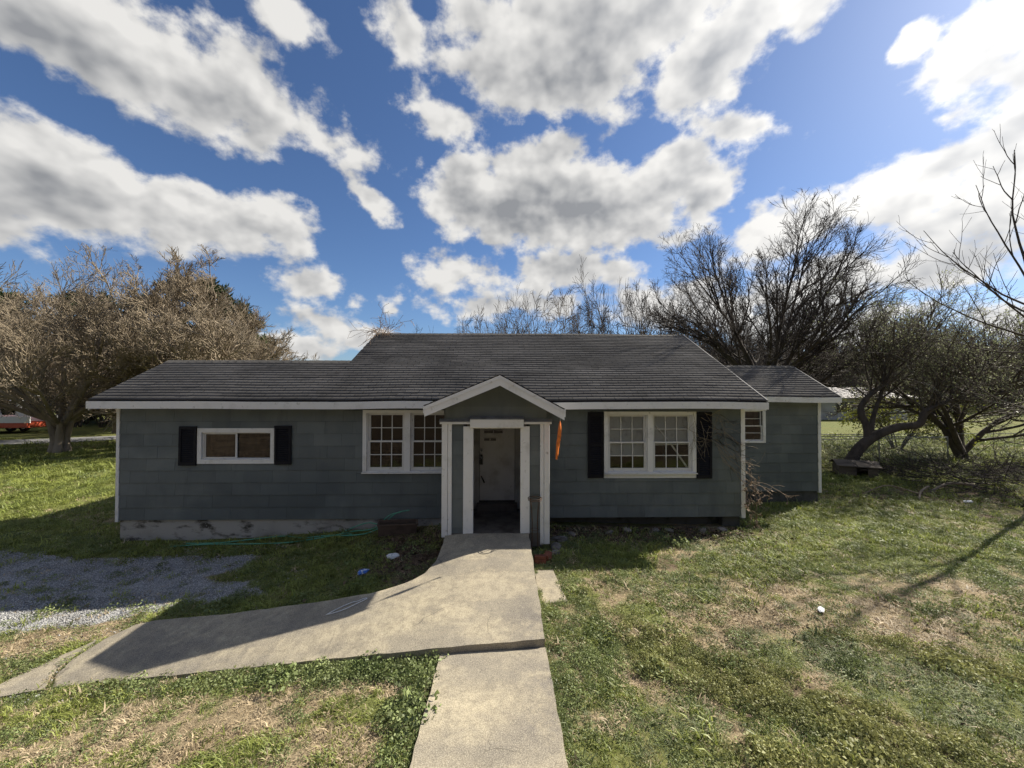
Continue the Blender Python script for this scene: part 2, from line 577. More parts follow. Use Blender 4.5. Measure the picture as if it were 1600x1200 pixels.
M['litter_white'] = pmat('litter_white', (0.78, 0.79, 0.80), 0.5, [(30, 3, (0.5, 0.52, 0.55), 0.5, 0.7)], spec=0.4)
M['litter_blue'] = pmat('litter_blue', (0.05, 0.16, 0.55), 0.45, [(18, 2, (0.6, 0.65, 0.72), 0.56, 0.60)], spec=0.5)
M['cable'] = pmat('white_cable', (0.75, 0.74, 0.72), 0.5)
M['bark_tan'] = pmat('bark_tan', (0.270, 0.220, 0.160), 0.9, [(4, 5, (0.155, 0.125, 0.096), 0.42, 0.7, (1, 1, 0.3)), (1.2, 3, (0.30, 0.25, 0.195), 0.5, 0.75)], [(20, 0.5, 0.02)])
M['twig_tan'] = pmat('twig_tan', (0.310, 0.252, 0.180), 0.9, [(0.7, 3, (0.220, 0.178, 0.128), 0.4, 0.7)])
M['bark_dark'] = pmat('bark_dark', (0.090, 0.075, 0.064), 0.95, [(5, 5, (0.05, 0.042, 0.036), 0.42, 0.7, (1, 1, 0.3))], [(18, 0.6, 0.03)])
M['twig_dark'] = pmat('twig_dark', (0.055, 0.045, 0.040), 0.9)
M['twig_mid'] = pmat('twig_brown', (0.125, 0.098, 0.076), 0.9, [(0.7, 3, (0.09, 0.07, 0.056), 0.4, 0.7)])
M['twig_grey'] = pmat('twig_grey_brown', (0.150, 0.128, 0.110), 0.85, [(0.9, 3, (0.10, 0.086, 0.074), 0.4, 0.7)])
M['twig_far'] = pmat('twig_far', (0.135, 0.112, 0.094), 0.95, [(0.05, 2, (0.10, 0.085, 0.075), 0.4, 0.7)], rand=0.25)
M['needle'] = pmat('pine_needles', (0.035, 0.055, 0.016), 0.8, [(0.5, 3, (0.060, 0.078, 0.022), 0.45, 0.7), (0.08, 2, (0.03, 0.045, 0.018), 0.5, 0.7)], rand=0.25, trans=0.15)
M['bud'] = pmat('spring_leaf', (0.34, 0.37, 0.20), 0.5, [(1.1, 3, (0.20, 0.24, 0.11), 0.4, 0.7)], spec=0.5, trans=0.45)
M['leaf_yellow'] = pmat('leaf_yellow_green', (0.20, 0.21, 0.035), 0.65, [(1.5, 3, (0.11, 0.13, 0.028), 0.4, 0.7)], spec=0.35, trans=0.35)
M['vine_leaf'] = pmat('vine_leaf', (0.17, 0.19, 0.075), 0.6, [(2.5, 3, (0.10, 0.11, 0.045), 0.4, 0.7)], spec=0.4, trans=0.3)
M['vine_dry'] = pmat('dry_vine', (0.32, 0.235, 0.165), 0.9, [(6, 3, (0.19, 0.14, 0.10), 0.4, 0.7)])
M['steel'] = pmat('galvanized_steel', (0.30, 0.30, 0.30), 0.5, spec=0.5, metal=0.5)
M['wood_grey'] = pmat('weathered_wood', (0.15, 0.125, 0.10), 0.9, [(3, 5, (0.09, 0.075, 0.062), 0.4, 0.7, (0.3, 1, 4))], [(25, 0.4, 0.01)])
M['wood_dark'] = pmat('dark_wood', (0.055, 0.045, 0.036), 0.9, [(3, 5, (0.03, 0.026, 0.022), 0.4, 0.7, (0.3, 1, 4))])
M['metal_roof'] = pmat('faded_metal_roof', (0.27, 0.25, 0.25), 0.7, [(0.5, 4, (0.26, 0.17, 0.155), 0.5, 0.75)], spec=0.5)
M['far_wall'] = pmat('far_wall_paint', (0.42, 0.42, 0.42), 0.8, [(0.6, 4, (0.32, 0.32, 0.31), 0.45, 0.7)])
M['red_paint'] = pmat('orange_red_paint', (0.62, 0.115, 0.055), 0.5, [(2, 4, (0.42, 0.09, 0.05), 0.5, 0.75)])
M['white_paint'] = pmat('machine_white_paint', (0.78, 0.78, 0.77), 0.45, [(3, 4, (0.6, 0.6, 0.58), 0.5, 0.8)])
M['tyre'] = pmat('rubber', (0.015, 0.015, 0.015), 0.85)
M['window_dark'] = pmat('window_far_dark', (0.02, 0.022, 0.025), 0.2, spec=0.5)

# grasses
M['grass_dry'] = pmat('grass_dry', (0.52, 0.42, 0.275), 0.6, [(1.1, 3, (0.39, 0.305, 0.19), 0.4, 0.7)], rand=0.35, spec=0.3, trans=0.25)
M['grass_green'] = pmat('grass_green', (0.290, 0.325, 0.080), 0.5, [(0.9, 3, (0.200, 0.240, 0.062), 0.4, 0.7)], rand=0.38, spec=0.45, trans=0.38)
M['grass_blue'] = pmat('grass_grey_green', (0.205, 0.240, 0.105), 0.6, [(1.4, 3, (0.165, 0.200, 0.075), 0.4, 0.7)], rand=0.36, spec=0.35, trans=0.3)
M['weed'] = pmat('weed_leaf', (0.235, 0.275, 0.110), 0.55, [(1.6, 3, (0.155, 0.200, 0.070), 0.4, 0.7)], rand=0.40, spec=0.4, trans=0.28)
M['moss'] = pmat('stonecrop_mat', (0.320, 0.320, 0.125), 0.6, [(1.9, 4, (0.220, 0.240, 0.090), 0.4, 0.68)], rand=0.32, spec=0.35, trans=0.25)
M['leaf_litter'] = pmat('leaf_litter', (0.135, 0.095, 0.065), 0.9, rand=0.4)


def glass_mat():
    m = bpy.data.materials.new('window_glass')
    m.use_nodes = True
    t = m.node_tree
    t.nodes.clear()
    N = NT(t)
    pos = N.n('ShaderNodeNewGeometry').outputs['Position']
    b = N.n('ShaderNodeBump')
    b.inputs['Strength'].default_value = 0.10
    b.inputs['Distance'].default_value = 0.02
    N.put(b.inputs['Height'], N.noise(N.vec('MULTIPLY', pos, (1, 1, 1.8)), 4.5, 2.0, 0.5))
    fr = N.n('ShaderNodeFresnel')
    fr.inputs['IOR'].default_value = 1.52
    t.links.new(b.outputs[0], fr.inputs['Normal'])
    fac = N.math('MULTIPLY_ADD', fr.outputs[0], 0.62, 0.0, clamp=True)
    tr = N.n('ShaderNodeBsdfTransparent')
    tr.inputs['Color'].default_value = (0.93, 0.95, 0.94, 1)
    gl = N.n('ShaderNodeBsdfGlossy')
    gl.inputs['Roughness'].default_value = 0.02
    gl.inputs['Color'].default_value = (1, 1, 1, 1)
    t.links.new(b.outputs[0], gl.inputs['Normal'])
    mx = N.n('ShaderNodeMixShader')
    N.put(mx.inputs[0], fac)
    t.links.new(tr.outputs[0], mx.inputs[1])
    t.links.new(gl.outputs[0], mx.inputs[2])
    o = N.n('ShaderNodeOutputMaterial')
    t.links.new(mx.outputs[0], o.inputs[0])
    return m


M['glass'] = glass_mat()


def concrete_mat():
    m = bpy.data.materials.new('broomed_concrete')
    m.use_nodes = True
    t = m.node_tree
    bs = t.nodes['Principled BSDF']
    N = NT(t)
    pos = N.n('ShaderNodeNewGeometry').outputs['Position']
    base = N.mix(N.remap(N.noise(pos, 0.9, 5, 0.6), 0.35, 0.7), (0.56, 0.485, 0.345), (0.43, 0.375, 0.28))
    base = N.mix(N.math('MULTIPLY', N.remap(N.noise(pos, 9.0, 5, 0.7), 0.40, 0.66), 0.55), base, (0.26, 0.225, 0.175))
    # grey weathering, strongest in a few stained places
    stain = N.remap(N.noise(pos, 1.6, 6, 0.68), 0.48, 0.66)
    def spot(c, r0, r1):
        return N.remap(N.vec('DISTANCE', pos, c), r1, r0)
    sp = N.math('MAXIMUM', spot((0.45, 4.75, 0.1), 0.1, 0.75), spot((0.50, 3.9, 0.05), 0.05, 0.55))
    sp = N.math('MAXIMUM', sp, N.math('MULTIPLY', spot((-4.1, 4.4, 0.0), 0.4, 2.6), 0.75))
    sp = N.math('MAXIMUM', sp, spot((0.35, 3.35, 0.1), 0.05, 0.45))
    sp = N.math('MULTIPLY', sp, N.remap(N.noise(pos, 5.0, 5, 0.65), 0.30, 0.62))
    base = N.mix(N.math('MULTIPLY', stain, 0.8), base, (0.26, 0.23, 0.185))
    base = N.mix(N.math('MULTIPLY', N.remap(N.noise(N.vec('MULTIPLY', pos, (1, 2.2, 1)), 0.7, 5, 0.6), 0.44, 0.60), 0.65), base, (0.285, 0.255, 0.21))
    base = N.mix(N.math('MULTIPLY', sp, 0.8), base, (0.205, 0.185, 0.165))
    vor = N.n('ShaderNodeTexVoronoi')
    N.put(vor.inputs['Vector'], pos)
    vor.inputs['Scale'].default_value = 95.0
    base = N.mix(N.remap(vor.outputs['Distance'], 0.25, 0.75), base, N.vec('SCALE', base, 0.68))
    agg = N.remap(N.noise(pos, 130, 2, 0.5), 0.56, 0.68)
    base = N.mix(N.math('MULTIPLY', agg, 0.45), base, (0.66, 0.60, 0.46))
    pits = N.remap(N.noise(pos, 70, 3, 0.6), 0.36, 0.28)
    base = N.mix(N.math('MULTIPLY', pits, 0.7), base, (0.10, 0.085, 0.07))
    # hairline cracks that come and go
    cv = N.vec('ADD', pos, N.vec('SCALE', N.noise(pos, 1.3, 4, 0.6, color=True), 0.5))
    ck = N.n('ShaderNodeTexVoronoi', feature='DISTANCE_TO_EDGE')
    N.put(ck.inputs['Vector'], cv)
    ck.inputs['Scale'].default_value = 0.55
    crack = N.math('MULTIPLY', N.remap(ck.outputs['Distance'], 0.0055, 0.0015), N.remap(N.noise(pos, 0.8, 2), 0.48, 0.58))
    base = N.mix(N.math('MULTIPLY', crack, 0.5), base, (0.06, 0.052, 0.042))
    N.put(bs.inputs['Base Color'], base)
    bs.inputs['Roughness'].default_value = 0.92
    bs.inputs['Specular IOR Level'].default_value = 0.2
    b = N.n('ShaderNodeBump')
    b.inputs['Strength'].default_value = 0.55
    b.inputs['Distance'].default_value = 0.006
    N.put(b.inputs['Height'], N.math('ADD', N.noise(pos, 95, 4, 0.65), N.math('MULTIPLY', N.noise(pos, 4, 3), 1.5)))
    t.links.new(b.outputs[0], bs.inputs['Normal'])
    return m


M['concrete'] = concrete_mat()

# ------------------------------------------------------------------ ground, paths
RAMP_POLY = [(-1.06, 7.22), (0.50, 7.22), (0.502, 4.47), (-0.672, 4.36), (-1.38, 4.36), (-2.78, 4.38), (-4.06, 4.42), (-5.01, 4.46), (-5.20, 4.65), (-5.28, 4.91), (-5.24, 5.25), (-5.06, 5.49),
             (-4.85, 5.53), (-3.77, 5.47), (-2.99, 5.49), (-2.51, 5.51), (-1.88, 5.57), (-1.54, 5.68), (-1.33, 5.82), (-1.18, 5.97), (-1.08, 6.29), (-1.055, 6.6), (-1.055, 6.9)]
WALK_POLY = [(-0.69, 4.36), (0.502, 4.452), (0.505, 1.2), (-0.70, 1.2)]
PAD_POLY = [(0.53, 6.42), (0.85, 6.46), (0.93, 5.48), (0.56, 5.40)]
END_POLY = [(-5.06, 4.43), (-5.49, 4.37), (-5.75, 4.46), (-5.72, 4.69), (-5.60, 4.95), (-5.42, 5.30), (-5.33, 5.20), (-5.36, 4.92), (-5.28, 4.66)]
GRAVEL_POLY = [(-16, 8.6), (-10.3, 8.18), (-7.94, 7.76), (-6.32, 7.88), (-4.55, 7.65), (-4.79, 7.28), (-5.18, 7.02), (-4.36, 6.62), (-3.58, 6.2), (-4.77, 6.07), (-5.53, 5.87), (-6.33, 5.76), (-6.96, 5.55), (-9, 5.1), (-16, 4.6)]
HOUSE_RECTS = [(-8.40, 8.55, -3.8, 11.8), (-3.95, 8.55, 5.55, 15.8), (5.4, 10.65, 9.08, 13.6), (-1.15, 7.2, 0.92, 8.7)]


def ellipse(x, y, cx, cy, a, b, rot=0.0, soft=0.5):
    c, s = math.cos(rot), math.sin(rot)
    u, v = ((x - cx) * c + (y - cy) * s) / a, (-(x - cx) * s + (y - cy) * c) / b
    wob = (vnoise(x, y, 0.45, 4, 9) - 0.5) * 1.3
    return ss(1 + soft, 1 - soft, np.sqrt(u * u + v * v) + wob)


def cover(x, y):
    """weights of the ground covers at a place"""
    n1, n2, n3, n4 = vnoise(x, y, 1.1, 4, 1), vnoise(x, y, 0.8, 4, 2), vnoise(x, y, 0.55, 4, 3), vnoise(x, y, 2.6, 4, 4)
    gravel = np.zeros_like(x)
    jx, jy = x + (vnoise(x, y, 0.5, 3, 5) - 0.5) * 0.45, y + (vnoise(x, y, 0.5, 3, 6) - 0.5) * 0.45
    gravel = np.where(in_poly(jx, jy, GRAVEL_POLY), 1.0, 0.0)
    n5 = vnoise(x, y, 0.22, 3, 14)
    dry = ss(0.32, 0.56, n1 * 0.65 + n5 * 0.35) * 1.0
    green = ss(0.42, 0.62, n2 * 0.7 + n5 * 0.3) * 0.8
    weed = ss(0.46, 0.64, n3) * 0.7
    moss = np.zeros_like(x)
    blue = ss(0.5, 0.68, vnoise(x, y, 0.9, 3, 7)) * 0.7
    right = ss(0.4, 0.7, x)
    # right hand yard
    tan = np.maximum(ellipse(x, y, 3.9, 5.3, 2.5, 1.0, -0.12), ellipse(x, y, 1.8, 6.1, 0.8, 0.3, 0.3) * 0.7)
    tan = np.maximum(tan, ellipse(x, y, 6.6, 5.6, 1.6, 0.45, -0.1) * 0.8)
    tan = np.maximum(tan, ellipse(x, y, 0.95, 3.45, 0.5, 0.35) * 0.75)
    tan = np.maximum(tan, ellipse(x, y, 1.5, 2.6, 0.6, 0.3) * 0.7)
    tan = np.maximum(tan, ellipse(x, y, 5.6, 4.9, 1.2, 0.4, -0.2) * 0.7)
    ms = np.maximum(ellipse(x, y, 2.55, 3.75, 1.25, 0.42, -0.62), ellipse(x, y, 1.75, 4.75, 0.75, 0.30, -1.0) * 0.8)
    ms = np.maximum(ms, ellipse(x, y, 3.3, 2.9, 0.9, 0.5, -0.4))
    ms = np.maximum(ms, ellipse(x, y, 4.9, 4.25, 0.75, 0.25, -0.45) * 0.9)
    ms = np.maximum(ms, ellipse(x, y, 2.1, 2.85, 0.55, 0.35))
    wd = np.maximum(ellipse(x, y, 0.95, 5.1, 0.45, 1.5), ellipse(x, y, 0.8, 3.6, 0.32, 1.1))
    bl = np.maximum(ellipse(x, y, 1.45, 3.3, 0.42, 0.35), ellipse(x, y, 3.7, 4.35, 0.8, 0.35, -0.3))
    bl = np.maximum(bl, ellipse(x, y, 4.3, 3.5, 0.9, 0.35, -0.5))
    bl = np.maximum(bl, ellipse(x, y, 2.6, 5.9, 0.8, 0.4))
    gb = np.maximum.reduce([ellipse(x, y, cx, cy, r, r * 0.7) for cx, cy, r in
                            [(3.0, 4.2, 0.22), (1.86, 5.2, 0.35), (4.1, 6.6, 0.6), (5.0, 6.5, 0.5), (1.62, 3.1, 0.2), (1.1, 3.75, 0.22), (0.85, 3.1, 0.25), (2.0, 7.0, 0.7), (6.5, 7.5, 1.6), (8.5, 8.5, 2.2)]])
    # left hand strips
    tanl = np.maximum(ellipse(x, y, -2.8, 3.42, 2.6, 0.68), ellipse(x, y, -6.0, 5.40, 1.0, 0.32, 0.25))
    tanl = np.maximum(tanl, ellipse(x, y, -1.5, 3.70, 0.6, 0.28) * 0.9)
    wl = np.maximum(ellipse(x, y, -1.9, 4.18, 1.5, 0.13, 0.0), ellipse(x, y, -0.86, 3.5, 0.14, 1.0))
    wl = np.maximum(wl, ellipse(x, y, -5.05, 4.33, 0.25, 0.12))
    gl = np.maximum.reduce([ellipse(x, y, cx, cy, r, r * 0.7) for cx, cy, r in [(-1.43, 3.66, 0.26), (-4.2, 3.95, 0.35), (-5.5, 5.15, 0.3), (-2.2, 3.2, 0.3), (-3.1, 3.3, 0.2)]])
    spk = ss(0.35, 0.62, vnoise(x, y, 0.17, 3, 16))
    T = np.maximum(tan, tanl) * (0.75 + 0.45 * spk)
    W_n = 0.35 + 0.65 * ss(0.34, 0.58, vnoise(x, y, 0.32, 3, 17))
    W = np.maximum(wd, wl) * W_n
    Gb = np.maximum(gb, gl)
    big = np.maximum.reduce([T, ms, W, Gb, bl])
    k = 1 - np.maximum(0.72 * big, 0.9 * np.clip(tanl * (0.6 + 0.6 * spk), 0, 1))
    dry, green, weed, blue = dry * k + T, green * k + Gb * 1.2, weed * k + W * 1.2, blue * k * right + bl
    moss = ms * 1.0 * (0.25 + 0.75 * ss(0.36, 0.56, vnoise(x, y, 0.13, 2, 15)))
    dry = dry + 0.25 * ms * ss(0.5, 0.4, vnoise(x, y, 0.13, 2, 15))
    k2 = 1 - 0.62 * np.maximum(ms, 0)
    dry, green, weed, blue = dry * k2, green * k2, weed * k2, blue * k2
    # shaded strip between gravel and house is short green grass, thin towards the porch
    sh = ss(-1.0, -2.2, x) * ss(5.2, 5.7, y) * ss(9.5, 8.5, y) * np.maximum(ss(-5.6, -4.6, x), ss(7.0, 7.6, y))
    green = np.maximum(green, sh * 0.8)
    dry = dry * (1 - 0.8 * sh)
    weed = weed * (1 - 0.5 * sh)
    # far lawns are mostly grass with dry streaks
    far = np.maximum(ss(8, 12, y), ss(-8.6, -11, x))
    lawn = 0.55 + 0.5 * n4
    green = green * (1 - far) + far * lawn
    dry = dry * (1 - far) + far * ss(0.5, 0.7, vnoise(x, y, 3.5, 3, 8)) * 0.7
    weed, blue, moss = weed * (1 - 0.7 * far), blue * (1 - far), moss * (1 - far)
    soil = np.maximum(ellipse(x, y, -1.65, 7.3, 0.75, 1.0, 0.5), ellipse(x, y, 2.9, 8.25, 2.6, 0.42))
    soil = np.maximum(soil, ss(2.0, 0.9, y))
    soil = np.maximum(soil, ellipse(x, y, 14.5, 11.6, 4.0, 1.0) * 0.7)
    gsoft = gravel
    for a in (dry, green, weed, moss, blue):
        a *= (1 - gsoft * 0.94) * (1 - 0.85 * soil)
    return dict(dry=dry, green=green, weed=weed, moss=moss, blue=blue, gravel=gravel, soil=soil)


def ground_material():
    m = bpy.data.materials.new('yard_ground')
    m.use_nodes = True
    t = m.node_tree
    bs = t.nodes['Principled BSDF']
    N = NT(t)
    pos = N.n('ShaderNodeNewGeometry').outputs['Position']

    def at(n):
        a = N.n('ShaderNodeAttribute')
        a.attribute_name = n
        return a.outputs['Fac']
    fine = N.noise(pos, 38, 5, 0.65)
    mid = N.noise(pos, 6, 5, 0.6)
    dirt = N.mix(fine, (0.085, 0.062, 0.043), (0.22, 0.165, 0.112))
    dryc = N.mix(N.remap(fine, 0.3, 0.7), (0.175, 0.135, 0.085), (0.41, 0.325, 0.205))
    grn = N.mix(N.remap(N.noise(pos, 30, 4, 0.6), 0.3, 0.7), (0.075, 0.085, 0.028), (0.205, 0.220, 0.072))
    grn = N.mix(N.math('MULTIPLY', N.remap(N.noise(pos, 0.35, 4), 0.45, 0.65), 0.5), grn, (0.17, 0.155, 0.055))
    litter = N.mix(N.remap(N.noise(pos, 2.6, 5, 0.65), 0.35, 0.65), (0.060, 0.045, 0.033), (0.150, 0.108, 0.074))
    grav = N.mix(N.remap(N.noise(pos, 60, 3, 0.6), 0.35, 0.65), (0.15, 0.15, 0.15), (0.40, 0.40, 0.40))
    c = N.mix(N.remap(N.math('ADD', at('dry'), N.math('MULTIPLY_ADD', mid, 0.6, -0.3)), 0.15, 0.65), dirt, dryc)
    c = N.mix(N.remap(N.math('ADD', at('green'), N.math('MULTIPLY_ADD', mid, 0.6, -0.3)), 0.15, 0.75), c, grn)
    c = N.mix(at('soil'), c, litter)
    c = N.mix(at('gravel'), c, grav)
    N.put(bs.inputs['Base Color'], c)
    bs.inputs['Roughness'].default_value = 1.0
    bs.inputs['Specular IOR Level'].default_value = 0.1
    b = N.n('ShaderNodeBump')
    b.inputs['Strength'].default_value = 0.6
    b.inputs['Distance'].default_value = 0.03
    N.put(b.inputs['Height'], N.noise(pos, 30, 5, 0.7))
    t.links.new(b.outputs[0], bs.inputs['Normal'])
    return m


def build_ground():
    xs = np.concatenate([-14 - np.geomspace(0.3, 900, 70)[::-1], np.arange(-14, 14.01, 0.11), 14 + np.geomspace(0.3, 900, 70)])
    ys = np.concatenate([0.5 - np.geomspace(0.3, 500, 55)[::-1], np.arange(0.5, 12.6, 0.11), 12.6 + np.geomspace(0.3, 1500, 80)])
    X, Y = np.meshgrid(xs, ys, indexing='ij')
    Z = ground_z(X, Y) + (vnoise(X, Y, 0.35, 3, 12) - 0.5) * 0.035 * ss(30, 12, np.hypot(X, Y))
    # keep the soil under the slabs
    slab = in_poly(X, Y, RAMP_POLY) | in_poly(X, Y, WALK_POLY) | in_poly(X, Y, PAD_POLY) | in_poly(X, Y, END_POLY)
    Z = np.where(slab, Z - 0.06, Z)
    nx, ny = len(xs), len(ys)
    idx = np.arange(nx * ny).reshape(nx, ny)
    F = np.stack([idx[:-1, :-1], idx[1:, :-1], idx[1:, 1:], idx[:-1, 1:]], -1).reshape(-1, 4)
    V = np.stack([X, Y, Z], -1).reshape(-1, 3)
    me = fast_mesh('ground', V, F, ground_material(), True)
    c = cover(X.ravel(), Y.ravel())
    for k in ('dry', 'green', 'gravel', 'soil'):
        a = me.attributes.new(k, 'FLOAT', 'POINT')
        v = c[k] + (0.6 * np.maximum(c['weed'], np.maximum(c['moss'], c['blue'])) if k == 'green' else 0)
        a.data.foreach_set('value', np.ascontiguousarray(v, dtype=np.float32))
    o = link('ground', me)
    tag(o, kind='structure')
    return o


build_ground()


def slab_z(kind, x, y):
    if kind == 'ramp':
        z = 0.105 + 0.0715 * (y - 4.42)
        z = z - 0.40 * np.clip((-0.6 - x) / 4.0, 0, 1.3) ** 1.15
        return z
    if kind == 'walk':
        return 0.028 + 0.075 * (4.4 - y)
    return ground_z(x, y) + 0.02


def slab(name, poly, kind, drop, cell=0.12, jitter=0.008):
    """a slab of concrete poured over an outline: gridded top that follows its slope, broken rim, skirt"""
    pts = []
    n = len(poly)
    for i in range(n):
        a, b = Vector(poly[i]), Vector(poly[(i + 1) % n])
        k = max(1, int((b - a).length / cell))
        for j in range(k):
            p = a.lerp(b, j / k)
            pts.append((p.x + random.uniform(-jitter, jitter), p.y + random.uniform(-jitter, jitter)))
    bm = bmesh.new()
    vs = [bm.verts.new((x, y, 0)) for x, y in pts]
    f = bm.faces.new(vs)
    bmesh.ops.triangulate(bm, faces=[f])
    bmesh.ops.subdivide_edges(bm, edges=[e for e in bm.edges if e.calc_length() > 0.5], cuts=3, use_grid_fill=True)
    bmesh.ops.triangulate(bm, faces=bm.faces)
    bm.normal_update()
    for v in bm.verts:
        v.co.z = float(slab_z(kind, np.array(v.co.x), np.array(v.co.y))) + random.uniform(-0.0015, 0.0015)
    rim = [e for e in bm.edges if e.is_boundary]
    ext = bmesh.ops.extrude_edge_only(bm, edges=rim)
    for g in ext['geom']:
        if isinstance(g, bmesh.types.BMVert):
            g.co.z -= drop
    # worn arris
    bmesh.ops.recalc_face_normals(bm, faces=bm.faces)
    me = bpy.data.meshes.new(name)
    bm.to_mesh(me)
    bm.free()
    me.materials.append(M['concrete'])
    return link(name, me)


tag(slab('ramp', RAMP_POLY, 'ramp', 0.22), 'broad concrete ramp sloping from the porch door towards the gravel', 'ramp', kind='structure')
tag(slab('path', WALK_POLY, 'walk', 0.2), 'straight concrete front walk', 'path', kind='structure')
tag(slab('concrete_pad', PAD_POLY, 'pad', 0.15), 'small worn concrete pad beside the ramp', 'pad', kind='structure')
tag(slab('cracked_slab', END_POLY, 'pad', 0.15), 'broken concrete piece at the low end of the ramp', 'slab', kind='structure')

# the side road beyond the lawn on the left
mroad = pmat('worn_asphalt', (0.20, 0.20, 0.205), 0.9, [(1.2, 4, (0.26, 0.25, 0.24), 0.45, 0.7), (25, 3, (0.14, 0.14, 0.14), 0.5, 0.7)])


def ribbon(name, pts, width, mat, lift=0.02):
    V, F = [], []
    for i, p in enumerate(pts):
        p = Vector((p[0], p[1]))
        a, b = Vector(pts[max(i - 1, 0)][:2]), Vector(pts[min(i + 1, len(pts) - 1)][:2])
        t = (b - a).normalized()
        nrm = Vector((-t.y, t.x))
        for s in (-1, -0.5, 0, 0.5, 1):
            q = p + nrm * s * width * 0.5
            V.append((q.x, q.y, float(ground_z(q.x, q.y)) + lift + 0.03 * (1 - s * s)))
    for i in range(len(pts) - 1):
        for k in range(4):
            F.append((i * 5 + k, i * 5 + k + 1, (i + 1) * 5 + k + 1, (i + 1) * 5 + k))
    return link(name, fast_mesh(name, np.array(V), np.array(F), mat, True))


def smooth_path(pts, n):
    out = []
    P = [Vector((*p, 0)) if len(p) == 2 else Vector(p) for p in pts]
    P = [P[0] * 2 - P[1]] + P + [P[-1] * 2 - P[-2]]
    for i in range(1, len(P) - 2):
        for k in range(n):
            t = k / n
            a, b, c, d = P[i - 1], P[i], P[i + 1], P[i + 2]
            out.append(0.5 * ((2 * b) + (c - a) * t + (2 * a - 5 * b + 4 * c - d) * t * t + (3 * b - 3 * c + d - a) * t ** 3))
    out.append(P[-2])
    return out


road = ribbon('road', [(p.x, p.y) for p in smooth_path([(-70, 19.5), (-45, 21.0), (-33, 23.2), (-26, 26.2), (-20, 30), (-12, 36), (-2, 44)], 8)], 3.0, mroad)
tag(road, 'narrow grey side road beyond the left lawn', 'road', kind='structure')

# ------------------------------------------------------------------ the house (local frame: y = 0 is the front wall)
HY = 8.6
house = thing('house', 'low grey-blue sided house with dark shingle roof, white trim and gabled porch', 'house', (0, HY, 0))
Z0, EXPO = 0.13, 0.268


def subtract(rect, holes):
    out = [rect]
    for (hx0, hx1, hz0, hz1) in holes:
        nxt = []
        for (x0, x1, z0, z1) in out:
            if hx1 <= x0 or hx0 >= x1 or hz1 <= z0 or hz0 >= z1:
                nxt.append((x0, x1, z0, z1))
                continue
            if hz0 > z0:
                nxt.append((x0, x1, z0, hz0))
            if hz1 < z1:
                nxt.append((x0, x1, hz1, z1))
            a, b = max(z0, hz0), min(z1, hz1)
            if hx0 > x0:
                nxt.append((x0, hx0, a, b))
            if hx1 < x1:
                nxt.append((hx1, x1, a, b))
        out = nxt
    return [r for r in out if r[1] - r[0] > 0.012 and r[3] - r[2] > 0.012]


PANEL_CACHE = {}


def panel_mesh(w, h, lap):
    key = (round(w, 3), round(h, 3), lap)
    if key not in PANEL_CACHE:
        g = 0.0012
        mb = MB()
        tb, tt = 0.018, 0.004
        n = max(1, int(w / 0.2))
        # wavy butt edge like mineral siding
        for i in range(n):
            xa, xb = g + (w - 2 * g) * i / n, g + (w - 2 * g) * (i + 1) / n
            da, db = 0.0015 * math.sin(i * 2.1), 0.0015 * math.sin((i + 1) * 2.1)
            mb.hexa([(xa, -tb, 0.0025 + da), (xb, -tb, 0.0025 + db), (xb, 0.0, 0.0025 + db), (xa, 0.0, 0.0025 + da),
                     (xa, -tt, h - 0.0015), (xb, -tt, h - 0.0015), (xb, 0.0, h - 0.0015), (xa, 0.0, h - 0.0015)])
        PANEL_CACHE[key] = mb.mesh('siding_panel', M['siding'])
    return PANEL_CACHE[key]


def sided_wall(x0, x1, z0, z1, y, holes, thick=0.11, width=0.61, shift=0.0, seed=1):
    """backing with openings and, on it, siding panels one by one"""
    rnd = random.Random(seed)
    mb = MB()
    for (a, b, c, d) in subtract((x0, x1, z0, z1), holes):
        mb.box(a, b, y + 0.002, y + thick, c, d)
    wall = mb.build('wall', M['backing'], house)
    z = z0
    i = 0
    while z < z1 - 0.01:
        h = min(EXPO, z1 - z)
        x = x0 - (width * 0.5 if i % 2 else 0.0) - rnd.uniform(0, 0.16) + shift
        while x < x1:
            a, b = max(x, x0), min(x + width, x1)
            if b - a > 0.02:
                for (pa, pb, pc, pd) in subtract((a, b, z, z + h), holes):
                    o = link('siding_panel', panel_mesh(pb - pa, pd - pc, True), wall, (pa, y - rnd.uniform(0, 0.0025), pc),
                             (rnd.uniform(-0.004, 0.004), rnd.uniform(-0.0018, 0.0018), 0))
            x += width
        z += EXPO
        i += 1
    return wall


W_SMALL = (-6.66, -5.00, 1.355, 2.13)
W_LEFT = (-3.08, -1.12, 1.11, 2.53)
W_RIGHT = (2.28, 4.37, 1.01, 2.50)
W_WING = (6.55, 7.43, 1.50, 2.47)


def inset(r, k=0.02):
    return (r[0] + k, r[1] - k, r[2] + k, r[3] - k)


sided_wall(-8.35, 5.47, Z0, 2.66, 0.0, [inset(W_SMALL), inset(W_LEFT), inset(W_RIGHT), (-1.06, 0.82, 0.0, 2.7)], seed=4)
sided_wall(5.47, 9.0, Z0, 2.70, 2.1, [inset(W_WING)], seed=7)

# plain outer walls on the sides and back, with lapped courses


